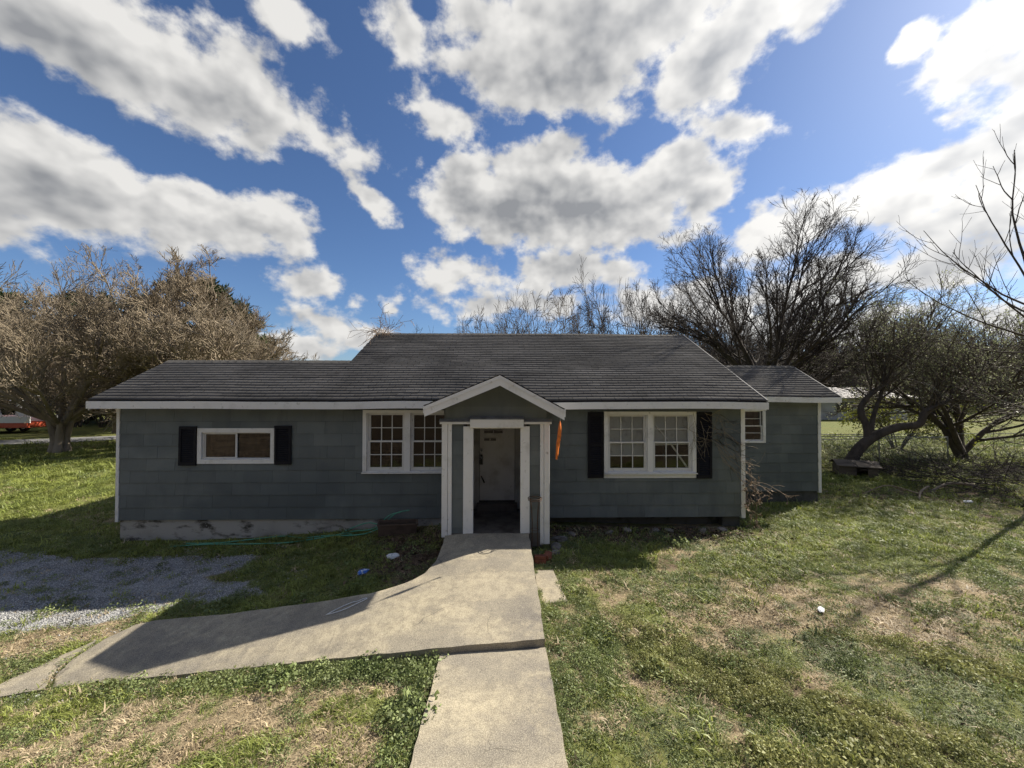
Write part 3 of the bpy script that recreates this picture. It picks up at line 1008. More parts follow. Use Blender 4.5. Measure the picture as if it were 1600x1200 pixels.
def side_courses(mb, axis, at, a0, a1, z0, z1, sgn):
    z = z0
    while z < z1 - 0.02:
        zz = min(z + EXPO, z1)
        if axis == 'x':
            x0, x1 = (at - 0.012, at + 0.1) if sgn < 0 else (at - 0.1, at + 0.012)
            mb.hexa([(x0, a0, z), (x1, a0, z), (x1, a1, z), (x0, a1, z),
                     (x0 + (0.008 if sgn < 0 else 0), a0, zz), (x1 - (0.008 if sgn > 0 else 0), a0, zz), (x1 - (0.008 if sgn > 0 else 0), a1, zz), (x0 + (0.008 if sgn < 0 else 0), a1, zz)])
        else:
            mb.hexa([(a0, at - 0.1, z), (a1, at - 0.1, z), (a1, at + 0.012, z), (a0, at + 0.012, z),
                     (a0, at - 0.1, zz), (a1, at - 0.1, zz), (a1, at + 0.004, zz), (a0, at + 0.004, zz)])
        z = zz


mb = MB()
side_courses(mb, 'x', -8.35, 0.02, 3.1, Z0, 2.72, -1)
side_courses(mb, 'x', -3.85, 3.1, 7.1, Z0, 2.72, -1)
side_courses(mb, 'x', 5.47, 0.02, 2.1, Z0, 2.72, 1)
side_courses(mb, 'x', 5.47, 4.9, 7.1, Z0, 2.72, 1)
side_courses(mb, 'x', 9.0, 2.12, 4.9, Z0, 2.72, 1)
side_courses(mb, 'y', 3.1, -8.3, -3.85, Z0, 2.72, 1)
side_courses(mb, 'y', 7.1, -3.8, 5.4, Z0, 2.72, 1)
side_courses(mb, 'y', 4.9, 5.5, 8.95, Z0, 2.72, 1)
# gable ends
mb.prism_x([(0.05, 2.70), (3.05, 2.70), (1.55, 3.46)], -8.34, -8.24)
mb.prism_x([(0.05, 2.70), (7.05, 2.70), (3.55, 4.48)], -3.84, -3.74)
mb.prism_x([(0.05, 2.70), (7.05, 2.70), (3.55, 4.48)], 5.36, 5.46)
mb.prism_x([(2.15, 2.72), (4.85, 2.72), (3.5, 3.41)], 8.89, 8.99)
mb.build('wall', M['siding'], house)

# foundation
mb = MB()
mb.box(-8.33, -1.14, 0.03, 0.25, -0.6, 0.128)
mb.box(-8.33, -8.13, 0.25, 3.05, -0.6, 0.128)
mb.build('foundation', M['foundation'], house)
mb = MB()
mb.box(0.86, 5.43, 0.30, 0.5, -0.6, 0.126)
mb.box(5.05, 5.45, 0.12, 0.30, -0.6, 0.125)
mb.box(5.25, 5.44, 0.30, 7.0, -0.6, 0.124)
mb.box(-8.3, -3.8, 2.9, 3.06, -0.6, 0.125)
mb.box(-3.82, 5.4, 6.9, 7.06, -0.6, 0.125)
mb.build('foundation', M['block'], house)
mb = MB()
mb.box(5.45, 8.97, 2.135, 2.33, -0.6, 0.118)
mb.box(8.77, 8.97, 2.33, 4.86, -0.6, 0.118)
mb.build('foundation', M['block'], house)

# corner boards
for (x0, x1, y0, y1, z0, z1) in [(-8.392, -8.325, -0.028, 0.075, 0.10, 2.60), (5.405, 5.495, -0.028, 0.085, 0.10, 2.60), (8.945, 9.03, 2.07, 2.18, 0.09, 2.66)]:
    MB().box(x0, x1, y0, y1, z0, z1).build('corner_board', M['white'], house, bevel=0.003)


# roof ------------------------------------------------------------
def dz_roof(x, y):
    """old rafters: the planes sag a little"""
    return (float(vnoise(x, y, 2.2, 2, 21)) - 0.5) * 0.055


def sweep_x(prof, x0, x1, step=0.45, sag=True):
    mb = MB()
    n = max(1, int((x1 - x0) / step))
    m = len(prof)
    for i in range(n + 1):
        x = x0 + (x1 - x0) * i / n
        for (y, z) in prof:
            mb.v.append((x, y, z + (dz_roof(x, y) if sag else 0)))
    for i in range(n):
        for k in range(m):
            k2 = (k + 1) % m
            mb.f.append((i * m + k, i * m + k2, (i + 1) * m + k2, (i + 1) * m + k))
    mb.f.append(tuple(range(m - 1, -1, -1)))
    mb.f.append(tuple(n * m + k for k in range(m)))
    return mb


def shingle_plane(x0, x1, ya, za, yb, zb, parent, expo=0.135, tab=0.305, seed=0):
    """three-tab shingles: every tab with its own butt, thickness and tone"""
    rg = np.random.default_rng(seed)
    L = math.hypot(yb - ya, zb - za)
    sy, sz = (yb - ya) / L, (zb - za) / L
    ny, nz = -sz, sy
    if nz < 0:
        ny, nz = -ny, -nz
    V, F, T = [], [], []
    rows = int(math.ceil(L / expo))
    for r in range(rows):
        s0, s1 = r * expo, min((r + 1) * expo + 0.004, L)
        off = -(tab * 0.5 if r % 2 else 0.0) + rg.uniform(-0.02, 0.02)
        row_tone = rg.normal(0, 0.07)
        x = x0 + off
        strip = rg.normal(0, 0.2)
        k = 0
        while x < x1:
            a, b = max(x + 0.004, x0), min(x + tab - 0.004, x1)
            if k % 3 == 0:
                strip = rg.normal(0, 0.20)
            k += 1
            if b - a > 0.01:
                lift = 0.0065 + rg.uniform(0, 0.0025) + (0.008 if rg.random() < 0.02 else 0)
                j = rg.uniform(-0.003, 0.003)
                base = len(V)
                for (xx, s, h) in ((a, s0 + j, 0.0), (b, s0 + j, 0.0), (b, s0 + j, lift), (a, s0 + j, lift), (b, s1, 0.006), (a, s1, 0.006)):
                    y, z = ya + sy * s + ny * h, za + sz * s + nz * h
                    V.append((xx, y, z + dz_roof(xx, ya + sy * s)))
                F += [(base, base + 1, base + 2, base + 3), (base + 3, base + 2, base + 4, base + 5)]
                tv = float(np.clip(0.5 + row_tone + strip + rg.normal(0, 0.08), 0, 1))
                T += [tv, tv]
            x += tab
    me = fast_mesh('shingles', np.array(V), np.array(F), M['shingle'])
    at = me.attributes.new('tone', 'FLOAT', 'FACE')
    at.data.foreach_set('value', np.array(T, dtype=np.float32))
    o = link('shingles', me, parent)
    o['kind'] = 'stuff'
    return o


def chevron(ya, za, yr, zr, yb, t=0.10):
    return [(ya, za - t), (ya, za), (yr, zr), (yb, za), (yb, za - t), (yr, zr - t * 1.12)]


EAVE_Z, PITCH = 2.755, 0.508
# main body
r_main = sweep_x(chevron(-0.35, EAVE_Z, 3.55, 4.735, 7.45), -3.95, 5.76).build('roof', M['drip'], house)
shingle_plane(-3.96, 5.775, -0.365, EAVE_Z + 0.004, 3.55, 4.745, r_main, seed=1)
shingle_plane(-3.96, 5.775, 7.465, EAVE_Z + 0.004, 3.55, 4.745, r_main, seed=2)
# left wing: same front plane, lower ridge
r_left = sweep_x(chevron(-0.35, EAVE_Z, 1.55, 3.72, 3.45), -8.63, -3.952).build('roof', M['drip'], house)
shingle_plane(-8.645, -3.962, -0.365, EAVE_Z + 0.004, 1.55, 3.73, r_left, seed=3)
shingle_plane(-8.645, -3.962, 3.465, EAVE_Z + 0.004, 1.55, 3.73, r_left, seed=4)
# right wing
r_right = sweep_x(chevron(1.75, 2.80, 3.50, 3.735, 5.25), 5.40, 9.29).build('roof', M['drip'], house)
shingle_plane(5.48, 9.305, 1.735, 2.804, 3.5, 3.745, r_right, seed=5)
shingle_plane(5.48, 9.305, 5.265, 2.804, 3.5, 3.745, r_right, seed=6)


def ridge_cap(parent, x0, x1, y, z):
    x, i = x0, 0
    mb = MB()
    while x < x1:
        b = min(x + 0.20, x1)
        d = dz_roof(x, y)
        mb.hexa([(x, y - 0.13, z - 0.066 + d), (b, y - 0.13, z - 0.070 + d), (b, y, z - 0.004 + d), (x, y, z + d),
                 (x, y - 0.13, z - 0.052 + d), (b, y - 0.13, z - 0.058 + d), (b, y, z + 0.012 + d), (x, y, z + 0.018 + d)])
        mb.hexa([(x, y, z + d), (b, y, z - 0.004 + d), (b, y + 0.13, z - 0.070 + d), (x, y + 0.13, z - 0.066 + d),
                 (x, y, z + 0.018 + d), (b, y, z + 0.012 + d), (b, y + 0.13, z - 0.058 + d), (x, y + 0.13, z - 0.052 + d)])
        x = b
    mb.build('ridge_cap', M['shingle'], parent)


ridge_cap(r_main, -3.96, 5.77, 3.55, 4.745)
ridge_cap(r_left, -8.64, -3.97, 1.55, 3.73)
ridge_cap(r_right, 5.5, 9.30, 3.5, 3.745)
# pale metal drip edges down the right hand rakes
for r, x, ya, za, yb, zb in ((r_main, 5.776, -0.37, EAVE_Z + 0.012, 3.55, 4.76), (r_right, 9.306, 1.73, 2.812, 3.5, 3.755)):
    MB().hexa([(x, ya, za - 0.06), (x + 0.012, ya, za - 0.06), (x + 0.012, yb, zb - 0.06), (x, yb, zb - 0.06),
               (x - 0.012, ya, za + 0.010), (x + 0.012, ya, za + 0.012), (x + 0.012, yb, zb + 0.012), (x - 0.012, yb, zb + 0.010)]).build('drip_edge', M['pale_edge'], r)
# fascias and soffits
for (x0, x1, y, zt, h) in ((-8.66, -1.30, -0.37, 2.725, 0.155), (1.03, 5.79, -0.37, 2.718, 0.150), (5.48, 9.31, 1.73, 2.79, 0.145)):
    f = sweep_x([(y - 0.022, zt - h), (y + 0.008, zt - h), (y + 0.008, zt), (y - 0.022, zt)], x0, x1, sag=False)
    f.v = [(x, yy, z + dz_roof(x, y) * 1.0) for (x, yy, z) in f.v]
    f.build('fascia', M['white'], house)
for (x0, x1, y0, y1, z) in ((-8.6, -1.3, -0.365, -0.014, 2.60), (1.03, 5.75, -0.365, -0.014, 2.60), (5.5, 9.25, 1.74, 2.085, 2.675)):
    MB().box(x0, x1, y0, y1, z, z + 0.012).build('soffit', M['white'], house)
for (x, ya, za, yb, zb) in ((-8.655, -0.35, 2.66, 1.55, 3.62), (-8.655, 3.45, 2.66, 1.55, 3.62), (5.766, 7.45, 2.66, 3.55, 4.64), (5.752, -0.34, 2.66, 3.55, 4.62), (9.292, 1.76, 2.70, 3.5, 3.63), (9.292, 5.25, 2.70, 3.5, 3.63)):
    MB().hexa([(x, ya, za - 0.12), (x + 0.02, ya, za - 0.12), (x + 0.02, yb, zb - 0.12), (x, yb, zb - 0.12),
               (x, ya, za), (x + 0.02, ya, za), (x + 0.02, yb, zb), (x, yb, zb)]).build('rake_board', M['white'], house)
# dark rooms
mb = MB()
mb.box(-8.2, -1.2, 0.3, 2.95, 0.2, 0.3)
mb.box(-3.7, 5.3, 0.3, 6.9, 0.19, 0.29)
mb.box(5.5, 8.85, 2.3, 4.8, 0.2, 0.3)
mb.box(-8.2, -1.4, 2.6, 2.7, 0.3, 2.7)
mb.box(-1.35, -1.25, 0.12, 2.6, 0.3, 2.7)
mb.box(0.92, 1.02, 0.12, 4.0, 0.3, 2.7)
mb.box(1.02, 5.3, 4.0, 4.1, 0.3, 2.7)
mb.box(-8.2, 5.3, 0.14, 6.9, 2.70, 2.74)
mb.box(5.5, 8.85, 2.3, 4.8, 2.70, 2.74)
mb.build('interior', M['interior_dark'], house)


# windows ---------------------------------------------------------
def pane(win, x0, x1, z0, z1, y):
    key = ('pane', round(x1 - x0, 3), round(z1 - z0, 3))
    if key not in PANEL_CACHE:
        PANEL_CACHE[key] = MB().box(0, x1 - x0, 0, 0.003, 0, z1 - z0).mesh('pane', M['glass'])
    return link('pane', PANEL_CACHE[key], win, (x0, y, z0), (random.uniform(-0.006, 0.006), 0, random.uniform(-0.006, 0.006)))


def frame(mb, r, y0, y1, l, rr, b, t):
    x0, x1, z0, z1 = r
    mb.box(x0, x0 + l, y0, y1, z0, z1)
    mb.box(x1 - rr, x1, y0, y1, z0, z1)
    mb.box(x0 + l, x1 - rr, y0, y1, z0, z0 + b)
    mb.box(x0 + l, x1 - rr, y0, y1, z1 - t, z1)


def sash_unit(win, r, y, rows, cols, rail=0.045, low=0.075):
    """a double-hung unit: upper sash behind, lower sash in front, muntins and panes"""
    x0, x1, z0, z1 = r
    zm = (z0 + z1) * 0.5 + 0.01
    for k, (za, zb, yy, bot, top) in enumerate(((zm - 0.02, z1, y + 0.035, 0.035, rail), (z0, zm + 0.02, y, low, 0.036))):
        mb = MB()
        frame(mb, (x0, x1, za, zb), yy, yy + 0.034, rail, rail, bot, top)
        gx0, gx1, gz0, gz1 = x0 + rail, x1 - rail, za + bot, zb - top
        mw = 0.017
        for c in range(1, cols):
            xc = gx0 + (gx1 - gx0) * c / cols
            mb.box(xc - mw / 2, xc + mw / 2, yy + 0.004, yy + 0.028, gz0, gz1)
        for q in range(1, rows):
            zc = gz0 + (gz1 - gz0) * q / rows
            for c in range(cols):
                xa = gx0 + (gx1 - gx0) * c / cols + (mw / 2 if c else 0)
                xb = gx0 + (gx1 - gx0) * (c + 1) / cols - (mw / 2 if c < cols - 1 else 0)
                mb.box(xa, xb, yy + 0.005, yy + 0.027, zc - mw / 2, zc + mw / 2)
        mb.build('sash', M['sash'], win)
        for c in range(cols):
            for q in range(rows):
                xa = gx0 + (gx1 - gx0) * c / cols + (mw / 2 if c else 0)
                xb = gx0 + (gx1 - gx0) * (c + 1) / cols - (mw / 2 if c < cols - 1 else 0)
                zq = gz0 + (gz1 - gz0) * q / rows + (mw / 2 if q else 0)
                zr = gz0 + (gz1 - gz0) * (q + 1) / rows - (mw / 2 if q < rows - 1 else 0)
                pane(win, xa, xb, zq, zr, yy + 0.015)


def double_window(r, sill_h):
    x0, x1, z0, z1 = r
    xm = (x0 + x1) / 2
    mb = MB()
    cw = 0.085
    frame(mb, (x0, x1, z0 + sill_h, z1), -0.042, 0.012, cw, cw, 0.02, 0.07)
    mb.box(xm - 0.06, xm + 0.06, -0.040, 0.012, z0 + sill_h + 0.02, z1 - 0.07)
    # jambs
    for a in (x0 + cw, xm - 0.06 - 0.02, xm + 0.06, x1 - cw - 0.02):
        mb.box(a, a + 0.02, 0.012, 0.12, z0 + sill_h + 0.02, z1 - 0.07)
    win = mb.build('window', M['white'], house)
    for a, b in ((x0 + cw + 0.02, xm - 0.08), (xm + 0.08, x1 - cw - 0.02)):
        sash_unit(win, (a, b, z0 + sill_h + 0.02, z1 - 0.07), 0.012, 2, 3)
    MB().hexa([(x0 - 0.01, -0.085, z0 + sill_h - 0.028), (x1 + 0.01, -0.085, z0 + sill_h - 0.028), (x1 + 0.01, 0.10, z0 + sill_h - 0.028), (x0 - 0.01, 0.10, z0 + sill_h - 0.028),
               (x0 - 0.01, -0.085, z0 + sill_h - 0.006), (x1 + 0.01, -0.085, z0 + sill_h - 0.006), (x1 + 0.01, 0.10, z0 + sill_h + 0.006), (x0 - 0.01, 0.10, z0 + sill_h + 0.006)]).build('sill', M['white'], win)
    if sill_h > 0.06:
        MB().box(x0, x1, -0.03, 0.01, z0, z0 + sill_h - 0.03).build('apron', M['white'], win)
    return win


w1 = double_window(W_LEFT, 0.055)
w2 = double_window(W_RIGHT, 0.12)
# blinds hang half down behind the right hand window
def blind(win, x0, x1, ztop, zbot, y, sag=0.0):
    mb = MB()
    n = int((ztop - zbot) / 0.026)
    for i in range(n):
        z = ztop - 0.02 - i * 0.026
        k = sag * i / n
        mb.hexa([(x0, y - 0.012, z - 0.012), (x1, y - 0.012, z - 0.012 - k), (x1, y - 0.010, z - 0.012 - k), (x0, y - 0.010, z - 0.012),
                 (x0, y + 0.008, z + 0.011), (x1, y + 0.008, z + 0.011 - k), (x1, y + 0.010, z + 0.011 - k), (x0, y + 0.010, z + 0.011)])
    mb.box(x0, x1, y - 0.02, y + 0.02, ztop - 0.012, ztop + 0.03)
    mb.hexa([(x0, y - 0.014, zbot - 0.02), (x1, y - 0.014, zbot - 0.02 - sag), (x1, y + 0.014, zbot - 0.02 - sag), (x0, y + 0.014, zbot - 0.02),
             (x0, y - 0.014, zbot), (x1, y - 0.014, zbot - sag), (x1, y + 0.014, zbot - sag), (x0, y + 0.014, zbot)])
    mb.build('blind', M['blind'], win)


blind(w2, 2.40, 3.24, 2.43, 1.50, 0.105, 0.01)
blind(w2, 3.42, 4.26, 2.43, 1.74, 0.115, -0.02)
MB().tube([(3.43, 0.095, 2.26), (3.80, 0.097, 1.83), (4.22, 0.095, 1.22)], [0.018, 0.020, 0.022], 6).build('fallen_slat', M['blind'], w2)
# banded brown sheets inside the pair beside the porch and behind the small slider
def brown_sheet(win, x0, x1, z0, z1, y, amp=0.03):
    nx, nz = 46, 10
    V, F = [], []
    for i in range(nx):
        for j in range(nz):
            x, z = x0 + (x1 - x0) * i / (nx - 1), z0 + (z1 - z0) * j / (nz - 1)
            V.append((x, y + amp * math.sin(i * 0.9 + 0.6 * math.sin(j * 0.7)) + amp * 0.6 * math.sin(j * 1.5 + i * 0.13), z))
    for i in range(nx - 1):
        for j in range(nz - 1):
            F.append((i * nz + j, (i + 1) * nz + j, (i + 1) * nz + j + 1, i * nz + j + 1))
    return link('brown_sheet', fast_mesh('brown_sheet', np.array(V), np.array(F), M['brown_sheet'], True), win)


brown_sheet(w1, -3.0, -2.2, 1.1, 1.75, 0.30)
# small slider between black shutters
x0, x1, z0, z1 = W_SMALL
mb = MB()
frame(mb, W_SMALL, -0.035, 0.012, 0.085, 0.085, 0.095, 0.095)
w0 = mb.build('window', M['white'], house, bevel=0.002)
mb = MB()
frame(mb, (x0 + 0.085, x1 - 0.085, z0 + 0.095, z1 - 0.095), 0.013, 0.075, 0.03, 0.03, 0.022, 0.02)
mb.build('track', M['sash'], w0)
mb = MB()
frame(mb, (x0 + 0.125, -5.835, z0 + 0.117, z1 - 0.115), 0.014, 0.036, 0.022, 0.034, 0.022, 0.02)
mb.build('sash', M['sash'], w0)
pane(w0, x0 + 0.147, -5.869, z0 + 0.139, z1 - 0.135, 0.024)
pane(w0, -5.86, x1 - 0.115, z0 + 0.117, z1 - 0.115, 0.052)
brown_sheet(w0, x0 + 0.1, x1 - 0.1, z0 + 0.08, z1 - 0.08, 0.22, 0.02)
# the narrow window in the set-back wing, with horizontal lights
x0, x1, z0, z1 = W_WING
mb = MB()
frame(mb, W_WING, 2.1 - 0.04, 2.112, 0.075, 0.075, 0.06, 0.075)
w3 = mb.build('window', M['white'], house, bevel=0.002)
zm = (z0 + z1) / 2 - 0.02
for za, zb, yy in ((zm - 0.015, z1 - 0.075, 2.15), (z0 + 0.06, zm + 0.02, 2.114)):
    mb = MB()
    frame(mb, (x0 + 0.075, x1 - 0.075, za, zb), yy, yy + 0.03, 0.03, 0.03, 0.026, 0.026)
    zc = (za + zb) / 2
    mb.box(x0 + 0.105, x1 - 0.105, yy + 0.004, yy + 0.026, zc - 0.007, zc + 0.007)
    mb.build('sash', M['sash'], w3)
    pane(w3, x0 + 0.105, x1 - 0.105, za + 0.026, zc - 0.007, yy + 0.014)
    pane(w3, x0 + 0.105, x1 - 0.105, zc + 0.007, zb - 0.026, yy + 0.014)


def shutter(x0, x1, z0, z1, tilt=0.0):
    w, h = x1 - x0, z1 - z0
    mb = MB()
    mb.box(0, w, -0.012, 0.0, 0, h)
    frame(mb, (0, w, 0, h), -0.036, -0.0125, 0.05, 0.05, 0.07, 0.06)
    mid = h * 0.5
    if h > 1.0:
        mb.box(0.05, w - 0.05, -0.035, -0.0125, mid - 0.03, mid + 0.03)
    n = int((h - 0.13) / 0.042)
    for i in range(n):
        z = 0.075 + i * 0.042
        if h > 1.0 and abs(z + 0.02 - mid) < 0.05:
            continue
        mb.hexa([(0.05, -0.030, z), (w - 0.05, -0.030, z), (w - 0.05, -0.0125, z + 0.022), (0.05, -0.0125, z + 0.022),
                 (0.05, -0.030, z + 0.008), (w - 0.05, -0.030, z + 0.008), (w - 0.05, -0.0125, z + 0.030), (0.05, -0.0125, z + 0.030)])
    mb.build('shutter', M['shutter'], house, (x0, -0.018, z0), (0, tilt, 0))


shutter(-7.045, -6.675, 1.32, 2.172, 0.006)
shutter(-4.99, -4.63, 1.335, 2.185, -0.004)
shutter(1.915, 2.268, 1.02, 2.49)
shutter(4.382, 4.725, 1.0, 2.49)

# porch ----------------------------------------------------------
PY = -1.35
FL = 0.30
for (a, b, z0, sd) in ((-0.94, -0.725, 0.26, 3), (0.512, 0.717, 0.10, 5)):
    mb = MB()
    mb.box(a - 0.05, b + 0.05, PY + 0.022, PY + 0.12, z0, 2.40)
    pw = mb.build('porch_wall', M['backing'], house)
    z = z0
    z_first = 0.40 if sd == 3 else 0.20
    edges = [z0] + [z_first + k * 0.272 for k in range(9) if z_first + k * 0.272 > z0 + 0.05 and z_first + k * 0.272 < 2.33] + [2.38]
    for za, zb in zip(edges[:-1], edges[1:]):
        link('siding_panel', panel_mesh(b - a, zb - za, True), pw, (a, PY + 0.02, za))
MB().box(0.50, 0.74, PY - 0.01, PY + 0.05, 0.11, 0.185).build('base_board', M['white'], house)
for (x0, x1, z0, z1, yf) in ((-1.13, -0.945, 0.235, 2.372, -0.035), (-0.73, -0.545, 0.285, 2.30, -0.03), (0.343, 0.515, 0.295, 2.30, -0.03), (0.714, 0.892, 0.09, 2.372, -0.035)):
    mb = MB()
    mb.box(x0, x1, PY + yf, PY + 0.10, z0, z1)
    if x0 in (-1.13, 0.714):   # the corner boards are two pieces with a seam
        xs = x0 + 0.07 if x0 > 0 else x1 - 0.075
        mb = MB()
        mb.box(x0, xs - 0.003, PY + yf, PY + 0.10, z0, z1)
        mb.box(xs + 0.003, x1, PY + yf + 0.004, PY + 0.10, z0 + 0.004, z1)
    mb.build('post', M['white'], house, bevel=0.004)
# side walls of the porch and what can be seen inside
mb = MB()
side_courses(mb, 'x', -1.10, PY + 0.10, -0.02, 0.1, 2.62, -1)
side_courses(mb, 'x', 0.865, PY + 0.10, -0.02, 0.1, 2.62, 1)
mb.build('porch_wall', M['siding'], house)
mb = MB()
mb.box(-0.995, -0.975, PY + 0.125, 0.10, FL, 2.42)
mb.box(0.735, 0.755, PY + 0.125, 0.10, FL, 2.42)
mb.box(-0.97, -0.56, 0.10, 0.15, FL, 2.42)
mb.box(0.33, 0.73, 0.10, 0.15, FL, 2.42)
mb.box(-0.56, 0.33, 0.10, 0.15, 2.18, 2.42)
mb.box(-0.99, 0.75, PY + 0.13, 0.14, 2.42, 2.44)
mb.build('vestibule', M['interior'], house)
mb = MB()
mb.box(-0.99, 0.75, PY - 0.02, 0.12, 0.05, FL)
mb.box(-0.56, 0.33, -0.10, 0.16, FL + 0.001, 0.455)
mb.build('porch_floor', M['floor_dirty'], house)
# inner door
mb = MB()
mb.box(-0.515, 0.283, 0.155, 0.195, 0.475, 2.13)
door = mb.build('door', M['door'], house, bevel=0.003)
tag(door, 'scuffed white inner door standing in the porch')
for a, b, c, d in ((-0.425, 0.02, 1.985, 2.075), (-0.425, -0.13, 1.815, 1.895)):
    mb = MB()
    frame(mb, (a, b, c, d), 0.143, 0.154, 0.012, 0.012, 0.012, 0.012)
    mb.box((a + b) / 2 - 0.006, (a + b) / 2 + 0.006, 0.143, 0.154, c + 0.012, d - 0.012)
    mb.build('light_frame', M['door'], door)
    MB().box(a + 0.012, b - 0.012, 0.148, 0.153, c + 0.012, d - 0.012).build('pane', M['window_dark'], door)
mb = MB()
mb.tube([(-0.47, 0.15, 1.62), (-0.47, 0.10, 1.62)], 0.032, 10)
mb.build('deadbolt', M['tin'], door)
mb = MB()
mb.tube([(-0.47, 0.15, 1.50), (-0.47, 0.10, 1.50), (-0.47, 0.085, 1.50)], [0.018, 0.018, 0.03], 10)
mb.box(-0.505, -0.437, 0.07, 0.12, 1.30, 1.42)
mb.tube([(-0.495, 0.095, 1.42), (-0.495, 0.095, 1.48), (-0.447, 0.095, 1.48), (-0.447, 0.095, 1.42)], 0.006, 6)
mb.build('lock_box', M['black'], door)
MB().tube([(-0.475, 0.14, 1.03), (-0.40, 0.12, 0.88)], [0.014, 0.02], 6).build('handle', M['black'], door)
mb = MB()
frame(mb, (-0.58, 0.35, 0.40, 2.20), 0.075, 0.10, 0.06, 0.06, 0.01, 0.06)
mb.build('door_casing', M['interior'], house)
# header boards with little metal caps
for (x0, x1, z0, z1, p) in ((-1.165, -0.603, 2.345, 2.385, 0.07), (0.403, 0.925, 2.345, 2.385, 0.07), (-0.60, 0.40, 2.28, 2.435, 0.10)):
    MB().box(x0, x1, PY - p, PY + 0.02, z0, z1).build('header', M['white'], house, bevel=0.004)
    MB().hexa([(x0 - 0.01, PY - p - 0.012, z1 + 0.002), (x1 + 0.01, PY - p - 0.012, z1 + 0.002), (x1 + 0.01, PY, z1 + 0.002), (x0 - 0.01, PY, z1 + 0.002),
               (x0 - 0.01, PY - p - 0.012, z1 + 0.012), (x1 + 0.01, PY - p - 0.012, z1 + 0.012), (x1 + 0.01, PY, z1 + 0.055), (x0 - 0.01, PY, z1 + 0.055)]).build('header_cap', M['tin'], house)
MB().box(-0.545, 0.343, PY - 0.02, PY + 0.10, 2.262, 2.29).build('header', M['white'], house)
# gable
GL, GP, GR = (-1.37, 2.708), (-0.044, 3.256), (1.10, 2.645)
GO = 0.45                                             # how far the porch gable reaches out


def gable_band(drop0, drop1, ext=0.0):
    return [(GL[0], GL[1] - drop1), (GP[0], GP[1] - drop1), (GR[0], GR[1] - drop1), (GR[0], GR[1] - drop0), (GP[0], GP[1] - drop0), (GL[0], GL[1] - drop0)]


def cut_z(prof_x, zb):
    return [(prof_x[0], zb), (prof_x[1], zb)]


sl = (GP[1] - GL[1]) / (GP[0] - GL[0])
sr = (GP[1] - GR[1]) / (GR[0] - GP[0])
mb = MB()
xa, xb = -1.07, 0.835
prof = [(xa, 2.37), (xb, 2.37), (xb, GP[1] - 0.11 - sr * (xb - GP[0])), (GP[0], GP[1] - 0.11), (xa, GP[1] - 0.11 - sl * (GP[0] - xa))]
mb.prism_y(prof, PY + 0.022, PY + 0.1)
gw = mb.build('gable_wall', M['backing'], house)
z = 2.40
for k in range(4):
    zb = min(z + 0.268, 3.14)
    pr = []
    def xl(zz): return max(xa, GP[0] - (GP[1] - 0.115 - zz) / sl)
    def xr(zz): return min(xb, GP[0] + (GP[1] - 0.115 - zz) / sr)
    if k == 2:
        zb = GP[1] - 0.122
    if k > 2:
        break
    mb = MB()
    mb.hexa([(xl(z), PY + 0.004, z), (xr(z), PY + 0.004, z), (xr(z), PY + 0.021, z), (xl(z), PY + 0.021, z),
             (xl(zb), PY + 0.014, zb), (xr(zb), PY + 0.014, zb), (xr(zb), PY + 0.021, zb), (xl(zb), PY + 0.021, zb)])
    mb.build('siding_panel', M['siding'], gw)
    z = zb
